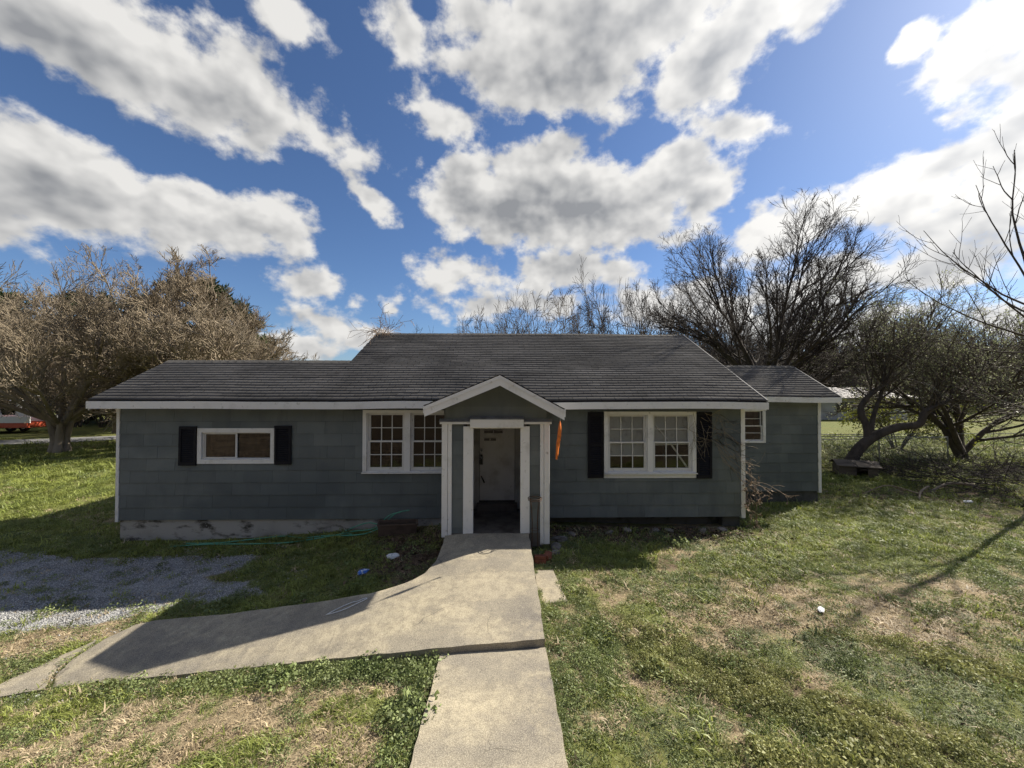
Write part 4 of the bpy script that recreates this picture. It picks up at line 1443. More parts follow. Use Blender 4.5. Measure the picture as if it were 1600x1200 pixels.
# porch roof deck, shingles and rake boards
for side, A in (('l', GL), ('r', GR)):
    mb = MB()
    y0, y1 = PY - GO, 0.62
    ax, az = A
    px_, pz = GP
    mb.hexa([(ax, y0, az - 0.06), (px_, y0, pz - 0.06), (px_, y1, pz - 0.06), (ax, y1, az - 0.06), (ax, y0, az), (px_, y0, pz), (px_, y1, pz), (ax, y1, az)])
    rp = mb.build('porch_roof', M['drip'], house)
    rg = np.random.default_rng(31)
    V, F, T = [], [], []
    L = math.hypot(px_ - ax, pz - az)
    ux, uz = (px_ - ax) / L, (pz - az) / L
    nx_, nz_ = (-uz, ux) if ux > 0 else (uz, -ux)
    r = 0
    s = -0.015
    while s < L:
        s1 = min(s + 0.135, L)
        y = y0 - 0.015 - (0.15 if r % 2 else 0)
        while y < y1:
            ya, yb = max(y + 0.004, y0 - 0.015), min(y + 0.30, y1)
            if yb - ya > 0.01:
                b0 = len(V)
                for (ss_, h, yy) in ((s, 0.001, ya), (s, 0.001, yb), (s, 0.014, yb), (s, 0.014, ya), (s1, 0.006, yb), (s1, 0.006, ya)):
                    V.append((ax + ux * ss_ + nx_ * h, yy, az + uz * ss_ + nz_ * h))
                F += [(b0, b0 + 1, b0 + 2, b0 + 3), (b0 + 3, b0 + 2, b0 + 4, b0 + 5)]
                # rake end of the strip
                tv = float(np.clip(rg.normal(0.55, 0.2), 0, 1))
                T += [tv, tv]
            y += 0.305
        s = s1
        r += 1
    me = fast_mesh('shingles', np.array(V), np.array(F), M['shingle'])
    at_ = me.attributes.new('tone', 'FLOAT', 'FACE')
    at_.data.foreach_set('value', np.array(T, dtype=np.float32))
    so = link('shingles', me, rp)
    so['kind'] = 'stuff'
    # rake fascia in two boards
    for d0, d1, yy in ((0.012, 0.075, -GO - 0.035), (0.077, 0.195, -GO - 0.022)):
        mb = MB()
        mb.hexa([(ax, PY + yy, az - d1), (px_, PY + yy, pz - d1), (px_, PY - GO - 0.002, pz - d1), (ax, PY - GO - 0.002, az - d1),
                 (ax, PY + yy, az - d0), (px_, PY + yy, pz - d0), (px_, PY - GO - 0.002, pz - d0), (ax, PY - GO - 0.002, az - d0)])
        mb.build('rake_board', M['white'], house)
    # plank soffit under the overhang and eave board
    mb = MB()
    mb.hexa([(ax, PY - GO, az - 0.085), (px_, PY - GO, pz - 0.085), (px_, PY + 0.02, pz - 0.085), (ax, PY + 0.02, az - 0.085),
             (ax, PY - GO, az - 0.063), (px_, PY - GO, pz - 0.063), (px_, PY + 0.02, pz - 0.063), (ax, PY + 0.02, az - 0.063)])
    mb.build('soffit', M['white'], house)
    sg = -1 if ax < px_ else 1
    MB().box(min(ax, ax + sg * 0.02), max(ax, ax + sg * 0.02), PY - GO - 0.02, -0.36, az - 0.14, az - 0.005).build('eave_board', M['white'], house)

# ------------------------------------------------------------------ trees
def norm(v):
    return v / np.maximum(np.linalg.norm(v, axis=-1, keepdims=True), 1e-9)


def grow(rg, P, D, L, nseg, wander, up, droop=0.0):
    """all branches of one level at once: returns points (N, nseg+1, 3) and end directions per point"""
    n = len(P)
    pts = np.zeros((n, nseg + 1, 3))
    dr = np.zeros((n, nseg + 1, 3))
    pts[:, 0], dr[:, 0] = P, D
    d = D.copy()
    st = (L / nseg)[:, None]
    for k in range(nseg):
        d = d + rg.normal(0, wander, (n, 3))
        d[:, 2] += up - droop * (k / nseg)
        d = norm(d)
        pts[:, k + 1] = pts[:, k] + d * st
        dr[:, k + 1] = d
    return pts, dr


def tubes(pts, r0, r1, sides, taper=1.0):
    """pts (N, m, 3) -> verts, quads"""
    N, m, _ = pts.shape
    tan = np.zeros_like(pts)
    tan[:, 1:-1] = pts[:, 2:] - pts[:, :-2]
    tan[:, 0] = pts[:, 1] - pts[:, 0]
    tan[:, -1] = pts[:, -1] - pts[:, -2]
    tan = norm(tan)
    ref = np.where(np.abs(tan[:, :1, 2:3]) > 0.8, np.array([1.0, 0.2, 0.1]), np.array([0.1, 0.2, 1.0]))
    a = norm(np.cross(tan, ref))
    b = np.cross(tan, a)
    t = np.linspace(0, 1, m)[None, :] ** taper
    rad = r0[:, None] * (1 - t) + r1[:, None] * t
    th = np.arange(sides) * 2 * np.pi / sides
    V = pts[:, :, None, :] + rad[:, :, None, None] * (a[:, :, None, :] * np.cos(th)[None, None, :, None] + b[:, :, None, :] * np.sin(th)[None, None, :, None])
    idx = np.arange(N * m * sides).reshape(N, m, sides)
    nx = np.roll(idx, -1, axis=2)
    F = np.stack([idx[:, :-1], nx[:, :-1], nx[:, 1:], idx[:, 1:]], -1).reshape(-1, 4)
    return V.reshape(-1, 3), F


def children(rg, pts, dr, L, R0, R1, k, t0, t1, ang, ang_sd, ratio, rratio, taper=1.0):
    N, m, _ = pts.shape
    par = np.repeat(np.arange(N), k)
    base = np.tile((np.arange(k) + 0.5) / k, N)
    t = np.clip(t0 + (t1 - t0) * (base + rg.uniform(-0.5, 0.5, N * k) / k), 0, 1)
    f = t * (m - 1)
    i = np.minimum(f.astype(int), m - 2)
    w = (f - i)[:, None]
    P = pts[par, i] * (1 - w) + pts[par, i + 1] * w
    D = norm(dr[par, i] * (1 - w) + dr[par, i + 1] * w)
    q = norm(np.cross(D, rg.normal(0, 1, (N * k, 3))))
    a = np.radians(rg.normal(ang, ang_sd, N * k))[:, None]
    D2 = norm(D * np.cos(a) + q * np.sin(a))
    L2 = L[par] * ratio * (1.08 - 0.45 * t) * rg.uniform(0.7, 1.25, N * k)
    rp = R0[par] * (1 - t ** taper) + R1[par] * t ** taper
    R2 = np.minimum(rp * 0.92, R0[par] * rratio * rg.uniform(0.8, 1.15, N * k))
    return P, D2, L2, R2


def bare_tree(seed, stems, levels, rmin=0.004):
    """stems: list of (point, direction, length, radius). levels: dicts per level. Returns wood and twig meshes data and twig points"""
    rg = np.random.default_rng(seed)
    P = np.array([s[0] for s in stems], float)
    D = norm(np.array([s[1] for s in stems], float))
    L = np.array([s[2] for s in stems], float)
    R0 = np.array([s[3] for s in stems], float)
    wood, twig, ends = [], [], None
    for li, lv in enumerate(levels):
        R1 = np.maximum(R0 * lv.get('end', 0.35), rmin)
        R0 = np.maximum(R0, rmin)
        pts, dr = grow(rg, P, D, L, lv['seg'], lv['wander'], lv['up'], lv.get('droop', 0))
        (wood if lv['sides'] > 3 else twig).append(tubes(pts, R0, R1, lv['sides'], lv.get('taper', 1.0)))
        ends = (pts, dr)
        if li < len(levels) - 1:
            P, D, L, R0 = children(rg, pts, dr, L, R0, R1, lv['k'], lv.get('t0', 0.3), lv.get('t1', 1.0), lv['ang'], lv.get('sd', 9), lv['ratio'], lv.get('rr', 0.6))
            if 'flat' in lv:
                D[:, 2] = np.maximum(D[:, 2], lv['flat'])
                D = norm(D)
    return wood, twig, ends


def merge(parts):
    V, F, o = [], [], 0
    for v, f in parts:
        V.append(v)
        F.append(f + o)
        o += len(v)
    return np.concatenate(V), np.concatenate(F)


def fit(parts_list, rx, h, cx=0.0, cy=0.0):
    """scale the pieces of one tree (lists of (verts, faces)) to a crown radius and a height"""
    A = np.concatenate([v for parts in parts_list for v, f in parts])
    top = np.percentile(A[:, 2], 99.7)
    r = np.percentile(np.hypot(A[:, 0] - cx, A[:, 1] - cy), 99)
    k = np.array([rx / r, rx / r, h / top])
    return [[(v * k, f) for v, f in parts] for parts in parts_list]


def dome(parts_list, rx, h, zc, soft=0.22):
    """draw stray shoots in towards an ellipsoid crown outline"""
    out = []
    for parts in parts_list:
        q = []
        for v, f in parts:
            c = np.array([0, 0, zc])
            k = np.where(v[:, 2:3] > zc, np.array([rx, rx, h - zc]), np.array([rx, rx, zc * 1.1]))
            r = np.linalg.norm((v - c) / k, axis=1, keepdims=True)
            q.append((c + (v - c) * np.where(r > 0.9, (0.9 + (r - 0.9) * soft) / np.maximum(r, 1e-6), 1.0), f))
        out.append(q)
    return out


def stems_dome(n, rx, hz, rad, seed, low=72):
    rd = random.Random(seed)
    out = []
    for i in range(n):
        a = i * 2.39996 + rd.uniform(-0.2, 0.2)
        th = math.radians(low) * math.sqrt((i + 0.5) / n)
        d = (math.cos(a) * math.sin(th), math.sin(a) * math.sin(th), math.cos(th))
        L = 0.80 / math.sqrt((math.sin(th) / rx) ** 2 + (math.cos(th) / hz) ** 2)
        out.append(((0.2 * math.cos(a), 0.2 * math.sin(a), rd.uniform(0.0, 0.3)), d, L * rd.uniform(0.9, 1.08), rad * rd.uniform(0.75, 1.15)))
    return out


def leaf_quads(rg, P, size, up=0.4):
    n = len(P)
    a = norm(rg.normal(0, 1, (n, 3)) + np.array([0, 0, up]))
    b = norm(np.cross(a, rg.normal(0, 1, (n, 3))))
    s = (size * rg.uniform(0.6, 1.3, n))[:, None]
    V = np.stack([P, P + a * s * 0.5 + b * s * 0.28, P + a * s, P + a * s * 0.5 - b * s * 0.28], 1).reshape(-1, 3)
    F = np.arange(n * 4).reshape(n, 4)
    return V, F


def place_tree(name, label, cat, loc, wood, twig, mw, mt, rz=0.0, group=None, leaves=None, ml=None, scale=1.0):
    t = thing(name, label, cat, loc, rz, group)
    t.scale = (scale,) * 3
    if wood:
        link('trunk', fast_mesh('trunk', *merge(wood), mw, True), t)
    if twig:
        link('crown', fast_mesh('crown', *merge(twig), mt, True), t)
    if leaves is not None:
        link('leaves', fast_mesh('leaves', *leaves, ml), t)
    return t


def gz(x, y):
    return float(ground_z(x, y))


def stems_fan(n, r, length, rad, spread, seed, base=0.25):
    rd = random.Random(seed)
    out = []
    for i in range(n):
        a = 2 * math.pi * i / n + rd.uniform(-0.3, 0.3)
        s = spread * rd.uniform(0.55, 1.1)
        out.append(((base * math.cos(a) * r, base * math.sin(a) * r, rd.uniform(-0.1, 0.0)), (math.cos(a) * s, math.sin(a) * s, 1.0), length * rd.uniform(0.85, 1.15), rad * rd.uniform(0.75, 1.15)))
    return out


# left: the wide pale crowns ------------------------------------------------
def trunked(h, rad, rest, lean=(0, 0)):
    """one short trunk tube under a fan of stems"""
    pts = np.array([[[0, 0, -0.2], [lean[0] * 0.4, lean[1] * 0.4, h * 0.5], [lean[0], lean[1], h]]])
    return [tubes(pts, np.array([rad * 1.25]), np.array([rad * 0.9]), 10)], [((p[0][0] + lean[0], p[0][1] + lean[1], h - 0.15), p[1], p[2], p[3]) for p in rest]


def sweep_tube(pts, rads, sides=8):
    P = np.array([[list(p) for p in smooth_path(pts, 5)]])
    n = P.shape[1]
    r = np.interp(np.linspace(0, 1, n), np.linspace(0, 1, len(rads)), rads)
    # variable radius tube
    V, F = tubes(P, np.array([1.0]), np.array([1.0]), sides)
    ctr = np.repeat(P[0][:, None, :], sides, 1).reshape(-1, 3)
    return ctr + (V - ctr) * np.repeat(r, sides)[:, None], F, P


LV_WIDE = [dict(seg=8, wander=0.08, up=0.035, k=8, t0=0.22, ang=33, ratio=0.50, rr=0.5, sides=6, end=0.25),
           dict(seg=6, wander=0.11, up=0.05, k=7, t0=0.15, ang=36, ratio=0.52, rr=0.5, sides=4, end=0.3),
           dict(seg=4, wander=0.11, up=0.06, k=5, t0=0.12, ang=35, ratio=0.66, rr=0.55, sides=3, end=0.4),
           dict(seg=3, wander=0.12, up=0.08, k=4, t0=0.15, ang=33, ratio=0.74, rr=0.6, sides=3, end=0.5),
           dict(seg=2, wander=0.13, up=0.12, sides=3, end=0.6)]
st = [((p[0], p[1], 1.3 + p[2]), d, l, r) for p, d, l, r in stems_dome(14, 6.2, 10.8, 0.13, 3, 68)]
wd, tw, _ = bare_tree(21, st, LV_WIDE, 0.0095)
wd, tw = dome([wd, tw], 6.0, 11.8, 4.6, 0.4)
foot = [sweep_tube([(0.30 * math.cos(a), 0.30 * math.sin(a), -0.25), (0.20 * math.cos(a + 0.2), 0.20 * math.sin(a + 0.2), 0.5), (0.24 * math.cos(a + 0.3), 0.24 * math.sin(a + 0.3), 1.0), (0.42 * math.cos(a + 0.35), 0.42 * math.sin(a + 0.35), 1.7)], [0.22, 0.17, 0.17, 0.12], 8)[:2] for a in (0.2, 1.5, 2.7, 3.9, 5.2)]
T1 = place_tree('bare_tree', 'wide bare tree with short pale trunk on the left lawn beside the road', 'tree', (-23.1, 20.7, gz(-23.1, 20.7)), wd + foot, tw, M['bark_tan'], M['twig_tan'])
w, st = trunked(1.0, 0.40, stems_dome(16, 7.2, 11.5, 0.16, 8, 72))
LV_DENSE = [dict(l) for l in LV_WIDE]
LV_DENSE[0].update(k=9, t0=0.2)
LV_DENSE[3].update(k=5)
wd, tw, _ = bare_tree(22, st, LV_DENSE, 0.0115)
wd, tw = dome([w + wd, tw], 7.4, 12.3, 5.0, 0.35)
T2 = place_tree('bare_tree', 'dome-shaped bare tree with dense pale twigs rising behind the left wing', 'tree', (-18.2, 23.4, gz(-18.2, 23.4)), wd, tw, M['bark_tan'], M['twig_tan'])
T3 = copy_tree(T1)
T3.location, T3.rotation_euler, T3.scale = (-32.5, 24.0, gz(-32.5, 24.0)), (0, 0, 2.2), (1.0,) * 3
tag(T3, 'bare pale tree at the left edge of the picture, crown cut by the frame')
T4 = copy_tree(T1)
T4.location, T4.rotation_euler, T4.scale = (-28.6, 29.4, gz(-28.6, 29.4)), (0, 0, 1.1), (0.85,) * 3
tag(T4, 'bare tree with dark forked trunk across the road, just left of the house corner')

# the tall dark tree behind the right wing
LV_TALL = [dict(seg=9, wander=0.05, up=0.02, k=9, t0=0.15, ang=29, ratio=0.46, rr=0.42, sides=6, end=0.16),
           dict(seg=6, wander=0.07, up=0.04, k=6, t0=0.15, ang=31, ratio=0.56, rr=0.5, sides=4, end=0.3),
           dict(seg=5, wander=0.09, up=0.05, k=5, t0=0.15, ang=31, ratio=0.62, rr=0.55, sides=3, end=0.4),
           dict(seg=4, wander=0.10, up=0.05, k=3, t0=0.2, ang=30, ratio=0.68, rr=0.6, sides=3, end=0.5),
           dict(seg=2, wander=0.10, up=0.05, sides=3, end=0.6)]
fan = stems_dome(17, 5.6, 9.0, 0.11, 4, 68)
st = [((p[0], p[1], 3.0 + p[2]), d, l, r) for p, d, l, r in fan] + [((0.4, -0.2, 2.2), (1.5, -0.2, 0.62), 5.4, 0.11)]
wd, tw, _ = bare_tree(37, st, LV_TALL, 0.0055)
wd, tw = dome([wd, tw], 5.5, 12.3, 6.0, 0.55)
foot = [sweep_tube([(0.42 * math.cos(a), 0.42 * math.sin(a), -0.25), (0.30 * math.cos(a + 0.2), 0.30 * math.sin(a + 0.2), 1.2), (0.22 * math.cos(a + 0.3), 0.22 * math.sin(a + 0.3), 2.4), (0.26 * math.cos(a + 0.35), 0.26 * math.sin(a + 0.35), 3.6)], [0.24, 0.18, 0.16, 0.11], 8)[:2] for a in (0.2, 1.5, 2.7, 3.9, 5.2)]
wd = wd + foot
place_tree('bare_tree', 'tall dark many-stemmed bare tree rising behind the right wing', 'tree', (12.6, 18.2, gz(12.6, 18.2)), wd, tw, M['bark_dark'], M['twig_dark'], scale=1.07)

# slender bare trees behind the main ridge: three kinds
LV_MID = [dict(seg=7, wander=0.11, up=0.01, k=9, t0=0.2, ang=42, ratio=0.50, rr=0.45, sides=5, end=0.2),
          dict(seg=5, wander=0.13, up=0.05, k=7, t0=0.15, ang=42, ratio=0.54, rr=0.5, sides=4, end=0.35),
          dict(seg=4, wander=0.12, up=0.05, k=6, t0=0.15, ang=38, ratio=0.70, rr=0.55, sides=3, end=0.5),
          dict(seg=3, wander=0.15, up=0.05, sides=3, end=0.6)]
KINDS = []
for s, n, ln, sp, fr, fh in ((41, 4, 7.0, 0.75, 3.3, 9.7), (42, 6, 7.6, 0.9, 4.0, 9.2), (43, 3, 8.2, 0.55, 2.9, 9.8)):
    wd, tw, _ = bare_tree(s, stems_fan(n, 0.8, ln, 0.085, sp, s), LV_MID, 0.013)
    wd, tw = fit([wd, tw], fr, fh)
    KINDS.append((fast_mesh('trunk', *merge(wd), M['bark_tan'], True), fast_mesh('crown', *merge(tw), M['twig_mid'], True), fast_mesh('crown', *merge(tw), M['twig_dark'], True)))


def mid_tree(x, y, k, sc, rz, label, dark=False, group='bare trees behind the ridge'):
    t = thing('bare_tree', label, 'tree', (x, y, gz(x, y)), rz, group)
    t.scale = (sc, sc, sc)
    link('trunk', KINDS[k][0], t)
    link('crown', KINDS[k][2 if dark else 1], t)
    return t


mid_tree(-4.1, 27.0, 1, 0.86, 0.3, 'low spiky dark bare tree behind the left end of the ridge', True)
mid_tree(0.5, 26.0, 0, 1.05, 1.3, 'pale upright bare tree behind the ridge above the porch peak')
mid_tree(2.9, 25.5, 1, 1.08, 2.3, 'pale fan-shaped bare tree behind the middle of the ridge')
mid_tree(5.9, 27.5, 2, 1.08, 0.9, 'thin wispy bare tree right of the fan-shaped one behind the ridge')
mid_tree(9.0, 26.0, 0, 1.18, 3.0, 'bare tree with drooping twigs behind the right end of the ridge', True)
mid_tree(9.8, 21.5, 1, 0.80, 0.4, 'dark tangled bare tree just past the right end of the ridge', True)
mid_tree(11.2, 24.0, 2, 1.0, 4.4, 'thin dark bare tree half hidden by the tall many-stemmed tree', True)
mid_tree(-1.7, 30.0, 2, 0.9, 2.4, 'small thin bare tree between the spiky and the pale upright one', False)

# arching old tree with small new leaves by the dog house
rg = np.random.default_rng(55)
main = [(0, 0, -0.2), (0.55, 0, 0.75), (1.15, -0.1, 1.35), (2.0, -0.2, 1.72), (2.75, -0.3, 1.85), (3.0, -0.35, 2.35), (3.9, -0.4, 2.75), (5.4, -0.6, 3.0), (7.2, -0.7, 3.6)]
second = [(0.95, -0.05, 1.2), (0.95, 0.0, 1.75), (0.8, 0.1, 2.4), (1.2, 0.1, 3.0), (1.9, 0.2, 3.5), (2.6, 0.3, 4.6)]
third = [(1.1, 0, 1.35), (1.45, 0.2, 2.2), (1.9, 0.3, 3.2), (2.1, 0.5, 4.4)]
wood, seeds = [], []
for path, rads in ((main, [0.24, 0.20, 0.19, 0.16, 0.13, 0.12, 0.10, 0.07, 0.03]), (second, [0.14, 0.13, 0.11, 0.09, 0.06, 0.03]), (third, [0.10, 0.08, 0.06, 0.03])):
    v, f, P = sweep_tube(path, rads)
    wood.append((v, f))
    pp = P[0]
    k = len(pp)
    for i in range(int(k * (0.60 if path is main else 0.5)), k, 1):
        for _ in range(2 if path is main else 1):
            d = np.array([rg.normal(0.2, 0.55), rg.normal(0, 0.6), rg.uniform(0.7, 1.6)])
            seeds.append((pp[i], d, rg.uniform(1.8, 3.8), 0.035))
LV_BUD = [dict(seg=6, wander=0.12, up=0.04, k=7, t0=0.15, ang=42, ratio=0.55, rr=0.5, sides=4, end=0.3),
          dict(seg=5, wander=0.15, up=0.02, k=5, t0=0.15, ang=42, ratio=0.58, rr=0.5, sides=3, end=0.4),
          dict(seg=4, wander=0.14, up=0.0, k=4, t0=0.15, ang=40, ratio=0.68, rr=0.6, sides=3, end=0.5),
          dict(seg=3, wander=0.15, up=0.0, sides=3, end=0.6)]
wd, tw, (ep, ed) = bare_tree(56, seeds, LV_BUD, 0.004)
lp = ep.reshape(-1, 3)
lp = lp[rg.random(len(lp)) < 0.55]
place_tree('budding_tree', 'leaning old tree with arched dark trunk and tiny new leaves behind the dog house', 'tree', (13.55, 14.95, gz(13.5, 14.9)),
           wood + wd, tw, M['bark_dark'], M['twig_grey'], leaves=leaf_quads(rg, lp, 0.055), ml=M['bud'])
# second leafing tree further right, seen through the first
wd, tw, (ep, ed) = bare_tree(58, [((0, 0, -0.1), (-0.35, 0.0, 1), 4.2, 0.16), ((0.1, 0.1, -0.1), (0.2, 0.2, 1), 4.6, 0.16), ((0.2, 0, -0.1), (-0.8, -0.2, 1), 4.2, 0.13), ((0, 0.2, -0.1), (0.7, -0.2, 1), 4.2, 0.12)], [dict(seg=6, wander=0.1, up=0.0, k=8, t0=0.2, ang=45, ratio=0.62, rr=0.45, sides=5, end=0.25)] + LV_BUD, 0.005)
lp = ep.reshape(-1, 3)
lp = lp[rg.random(len(lp)) < 0.40]
place_tree('budding_tree', 'bushy tree with new leaves at the right edge beyond the wire fence', 'tree', (21.4, 17.4, gz(21.4, 17.4)), wd, tw, M['bark_dark'], M['twig_grey'], leaves=leaf_quads(rg, lp, 0.06), ml=M['bud'], scale=1.2)

# near tree at the right edge: bare curved boughs above, dark trunk at the frame
LV_NEAR = [dict(seg=9, wander=0.05, up=0.075, k=5, t0=0.2, ang=30, ratio=0.42, rr=0.42, sides=6, end=0.25),
           dict(seg=7, wander=0.07, up=0.10, k=3, t0=0.25, ang=30, ratio=0.5, rr=0.6, sides=4, end=0.4),
           dict(seg=4, wander=0.08, up=0.08, sides=3, end=0.6)]
st = [((0, 0, 4.6), (-1, 0.1, 0.10), 3.6, 0.027), ((0, 0, 5.0), (-1, -0.2, 0.22), 3.3, 0.027), ((0, 0, 5.4), (-0.9, 0.25, 0.45), 3.4, 0.027), ((0, 0, 4.2), (-1, 0.2, -0.1), 2.8, 0.022), ((0, 0, 5.9), (-0.7, -0.1, 0.8), 3.2, 0.027),
      ((0, 0, 6.0), (-0.25, 0.1, 1.0), 3.6, 0.034), ((0, 0, 5.6), (0.6, 0.2, 0.8), 3.4, 0.028), ((0, 0, 4.8), (0.9, -0.2, 0.4), 3.0, 0.028), ((0, 0, 5.2), (0.2, 0.9, 0.5), 3.0, 0.027), ((0, 0, 5.8), (0.1, -0.6, 0.9), 3.0, 0.027), ((0, 0, 2.6), (-0.9, 0.3, 0.25), 2.2, 0.022)]
wd, tw, _ = bare_tree(61, st, LV_NEAR, 0.0035)
v, f, _ = sweep_tube([(-0.1, 0, -0.2), (0.0, 0, 0.6), (0.08, 0, 1.4), (0.02, 0, 2.5), (0.05, 0.0, 4.2), (0.0, 0, 6.2)], [0.20, 0.09, 0.08, 0.07, 0.05, 0.03], 12)
place_tree('bare_tree', 'near bare tree at the right edge with long curved boughs against the clouds', 'tree', (14.25, 9.95, gz(14.2, 9.9)), wd + [(v, f)], tw, M['bark_dark'], M['twig_dark'])

# yellow-green weeping shrub beyond the fence
wd, tw, (ep, ed) = bare_tree(71, stems_fan(9, 0.5, 2.3, 0.03, 0.7, 5), [dict(seg=6, wander=0.1, up=0.0, droop=0.35, k=9, t0=0.2, ang=40, ratio=0.6, rr=0.5, sides=4, end=0.3),
                                                                dict(seg=5, wander=0.12, up=-0.05, droop=0.3, k=5, t0=0.1, ang=35, ratio=0.6, rr=0.6, sides=3, end=0.5), dict(seg=4, wander=0.12, up=-0.1, sides=3, end=0.6)], 0.004)
lp = ep.reshape(-1, 3)
lp = np.concatenate([lp, lp + rg.normal(0, 0.05, lp.shape)])
t = place_tree('shrub', 'yellow-green weeping shrub beyond the wire fence', 'shrub', (21.6, 20.5, gz(21.6, 20.5)), wd, tw, M['bark_dark'], M['twig_dark'], leaves=leaf_quads(rg, lp, 0.10, -0.2), ml=M['leaf_yellow'], scale=1.25)

# pines on the left, crowns of needle tufts -------------------------------------
def pine(seed, h, r):
    rg = np.random.default_rng(seed)
    tr = tubes(np.array([[[0, 0, -0.3], [0.1, 0.05, h * 0.4], [0.0, 0.15, h * 0.95]]]), np.array([0.28]), np.array([0.05]), 7)
    limbs, V, F, o = [tr], [], [], 0
    n = 110
    zc = h * rg.uniform(0.10, 0.97, n)
    ang = rg.uniform(0, 2 * np.pi, n)
    prof = np.clip(np.sin(np.clip((zc / h - 0.02) / 0.98, 0, 1) * np.pi) ** 0.5, 0.15, 1) * r
    ln = prof * rg.uniform(0.55, 1.05, n)
    P0 = np.stack([np.zeros(n), np.zeros(n), zc - 0.25 * ln], -1)
    P1 = np.stack([np.cos(ang) * ln, np.sin(ang) * ln, zc], -1)
    limbs.append(tubes(np.stack([P0, (P0 + P1) / 2 + [0, 0, 0.05], P1], 1), np.full(n, 0.05), np.full(n, 0.015), 4))
    C = []
    for i in range(n):
        m = 5
        for t in np.linspace(0.45, 1.0, m):
            C.append(P0[i] * (1 - t) + P1[i] * t + rg.normal(0, 0.22, 3))
    C = np.array(C)
    q = 28
    ctr = np.repeat(C, q, 0)
    d = norm(rg.normal(0, 1, ctr.shape) + np.array([0, 0, 0.35]))
    p = ctr + d * rg.uniform(0.05, 0.30, (len(ctr), 1))
    s = rg.uniform(0.25, 0.55, len(ctr))[:, None]
    b = norm(np.cross(d, rg.normal(0, 1, ctr.shape)))
    V = np.stack([p - b * 0.085 * s * 2, p + b * 0.085 * s * 2, p + d * s], 1).reshape(-1, 3)
    return limbs, (V, np.arange(len(V)).reshape(-1, 3))


PINES = []
for s, h, r in ((81, 16.0, 3.2), (82, 15.0, 3.6), (83, 13.5, 3.4)):
    lb, nd = pine(s, h, r)
    PINES.append((fast_mesh('trunk', *merge(lb), M['bark_dark'], True), fast_mesh('crown', *nd, M['needle'])))
PL = [(-61, 40, 0, 0.88, 'pine at the far left edge of the dark wood'), (-56, 42, 1, 0.90, 'second pine from the far left in the dark wood'), (-51.5, 41, 2, 1.02, 'third pine from the left in the dark wood'),
      (-47, 43, 0, 0.88, 'pine above the leftmost bare crowns'), (-43, 41.5, 1, 0.90, 'pine above the gap between the two pale crowns'), (-39, 43, 2, 1.02, 'pine behind the left shoulder of the dome-shaped tree'),
      (-35.2, 42, 0, 0.96, 'pine behind the top of the dome-shaped tree'), (-31.4, 42.5, 1, 1.01, 'tallest pine behind the right shoulder of the dome-shaped tree'), (-28.0, 41, 2, 0.92, 'shorter pine right of the tallest one'), (-25.2, 41, 2, 0.65, 'last and lowest pine at the right end of the wood'),
      (-53, 37, 2, 0.71, 'lower pine in front of the left of the wood'), (-45, 36, 1, 0.63, 'lower pine in front of the middle of the wood')]
for i, (x, y, k, sc, lb) in enumerate(PL):
    t = thing('pine_tree', lb, 'tree', (x, y, gz(x, y)), i * 1.37, 'pines of the dark wood behind the left trees')
    t.scale = (sc, sc, sc)
    link('trunk', PINES[k][0], t)
    link('crown', PINES[k][1], t)
x, y = -10.1, 25.0
t = thing('evergreen', 'small dark evergreen peeping over the left wing roof by the main gable', 'tree', (x, y, gz(x, y)), 0.4)
t.scale = (0.40, 0.40, 0.37)
link('trunk', PINES[2][0], t)
link('crown', PINES[2][1], t)


# ------------------------------------------------------------------ instanced stuff
def scatter(name, label, cat, P, rot, scl, var, sources):
    me = bpy.data.meshes.new(name)
    n = len(P)
    me.vertices.add(n)
    me.vertices.foreach_set('co', np.ascontiguousarray(P, dtype=np.float32).ravel())
    for an, ty, key, dat in (('rot', 'FLOAT_VECTOR', 'vector', rot), ('scl', 'FLOAT', 'value', scl), ('var', 'INT', 'value', var)):
        a = me.attributes.new(an, ty, 'POINT')
        a.data.foreach_set(key, np.ascontiguousarray(dat, dtype=np.int32 if ty == 'INT' else np.float32).ravel())
    col = bpy.data.collections.new(name + '_sources')
    for i, s in enumerate(sources):
        so = bpy.data.objects.new('%s_source_%02d' % (name, i), s)
        col.objects.link(so)
    ng = bpy.data.node_groups.new(name + '_scatter', 'GeometryNodeTree')
    ng.interface.new_socket('Geometry', in_out='INPUT', socket_type='NodeSocketGeometry')
    ng.interface.new_socket('Geometry', in_out='OUTPUT', socket_type='NodeSocketGeometry')
    nd = ng.nodes
    gi, go = nd.new('NodeGroupInput'), nd.new('NodeGroupOutput')
    ip = nd.new('GeometryNodeInstanceOnPoints')
    ci = nd.new('GeometryNodeCollectionInfo')
    ci.inputs['Collection'].default_value = col
    ci.inputs['Separate Children'].default_value = True
    ci.inputs['Reset Children'].default_value = True
    ip.inputs['Pick Instance'].default_value = True
    for an, ty, sk in (('rot', 'FLOAT_VECTOR', 'Rotation'), ('scl', 'FLOAT', 'Scale'), ('var', 'INT', 'Instance Index')):
        na = nd.new('GeometryNodeInputNamedAttribute')
        na.data_type = ty
        na.inputs['Name'].default_value = an
        ng.links.new(na.outputs[0], ip.inputs[sk])
    ng.links.new(gi.outputs[0], ip.inputs['Points'])
    ng.links.new(ci.outputs[0], ip.inputs['Instance'])
    ng.links.new(ip.outputs[0], go.inputs[0])
    o = link(name, me)
    md = o.modifiers.new('scatter', 'NODES')
    md.node_group = ng
    tag(o, label, cat, kind='stuff')
    return o


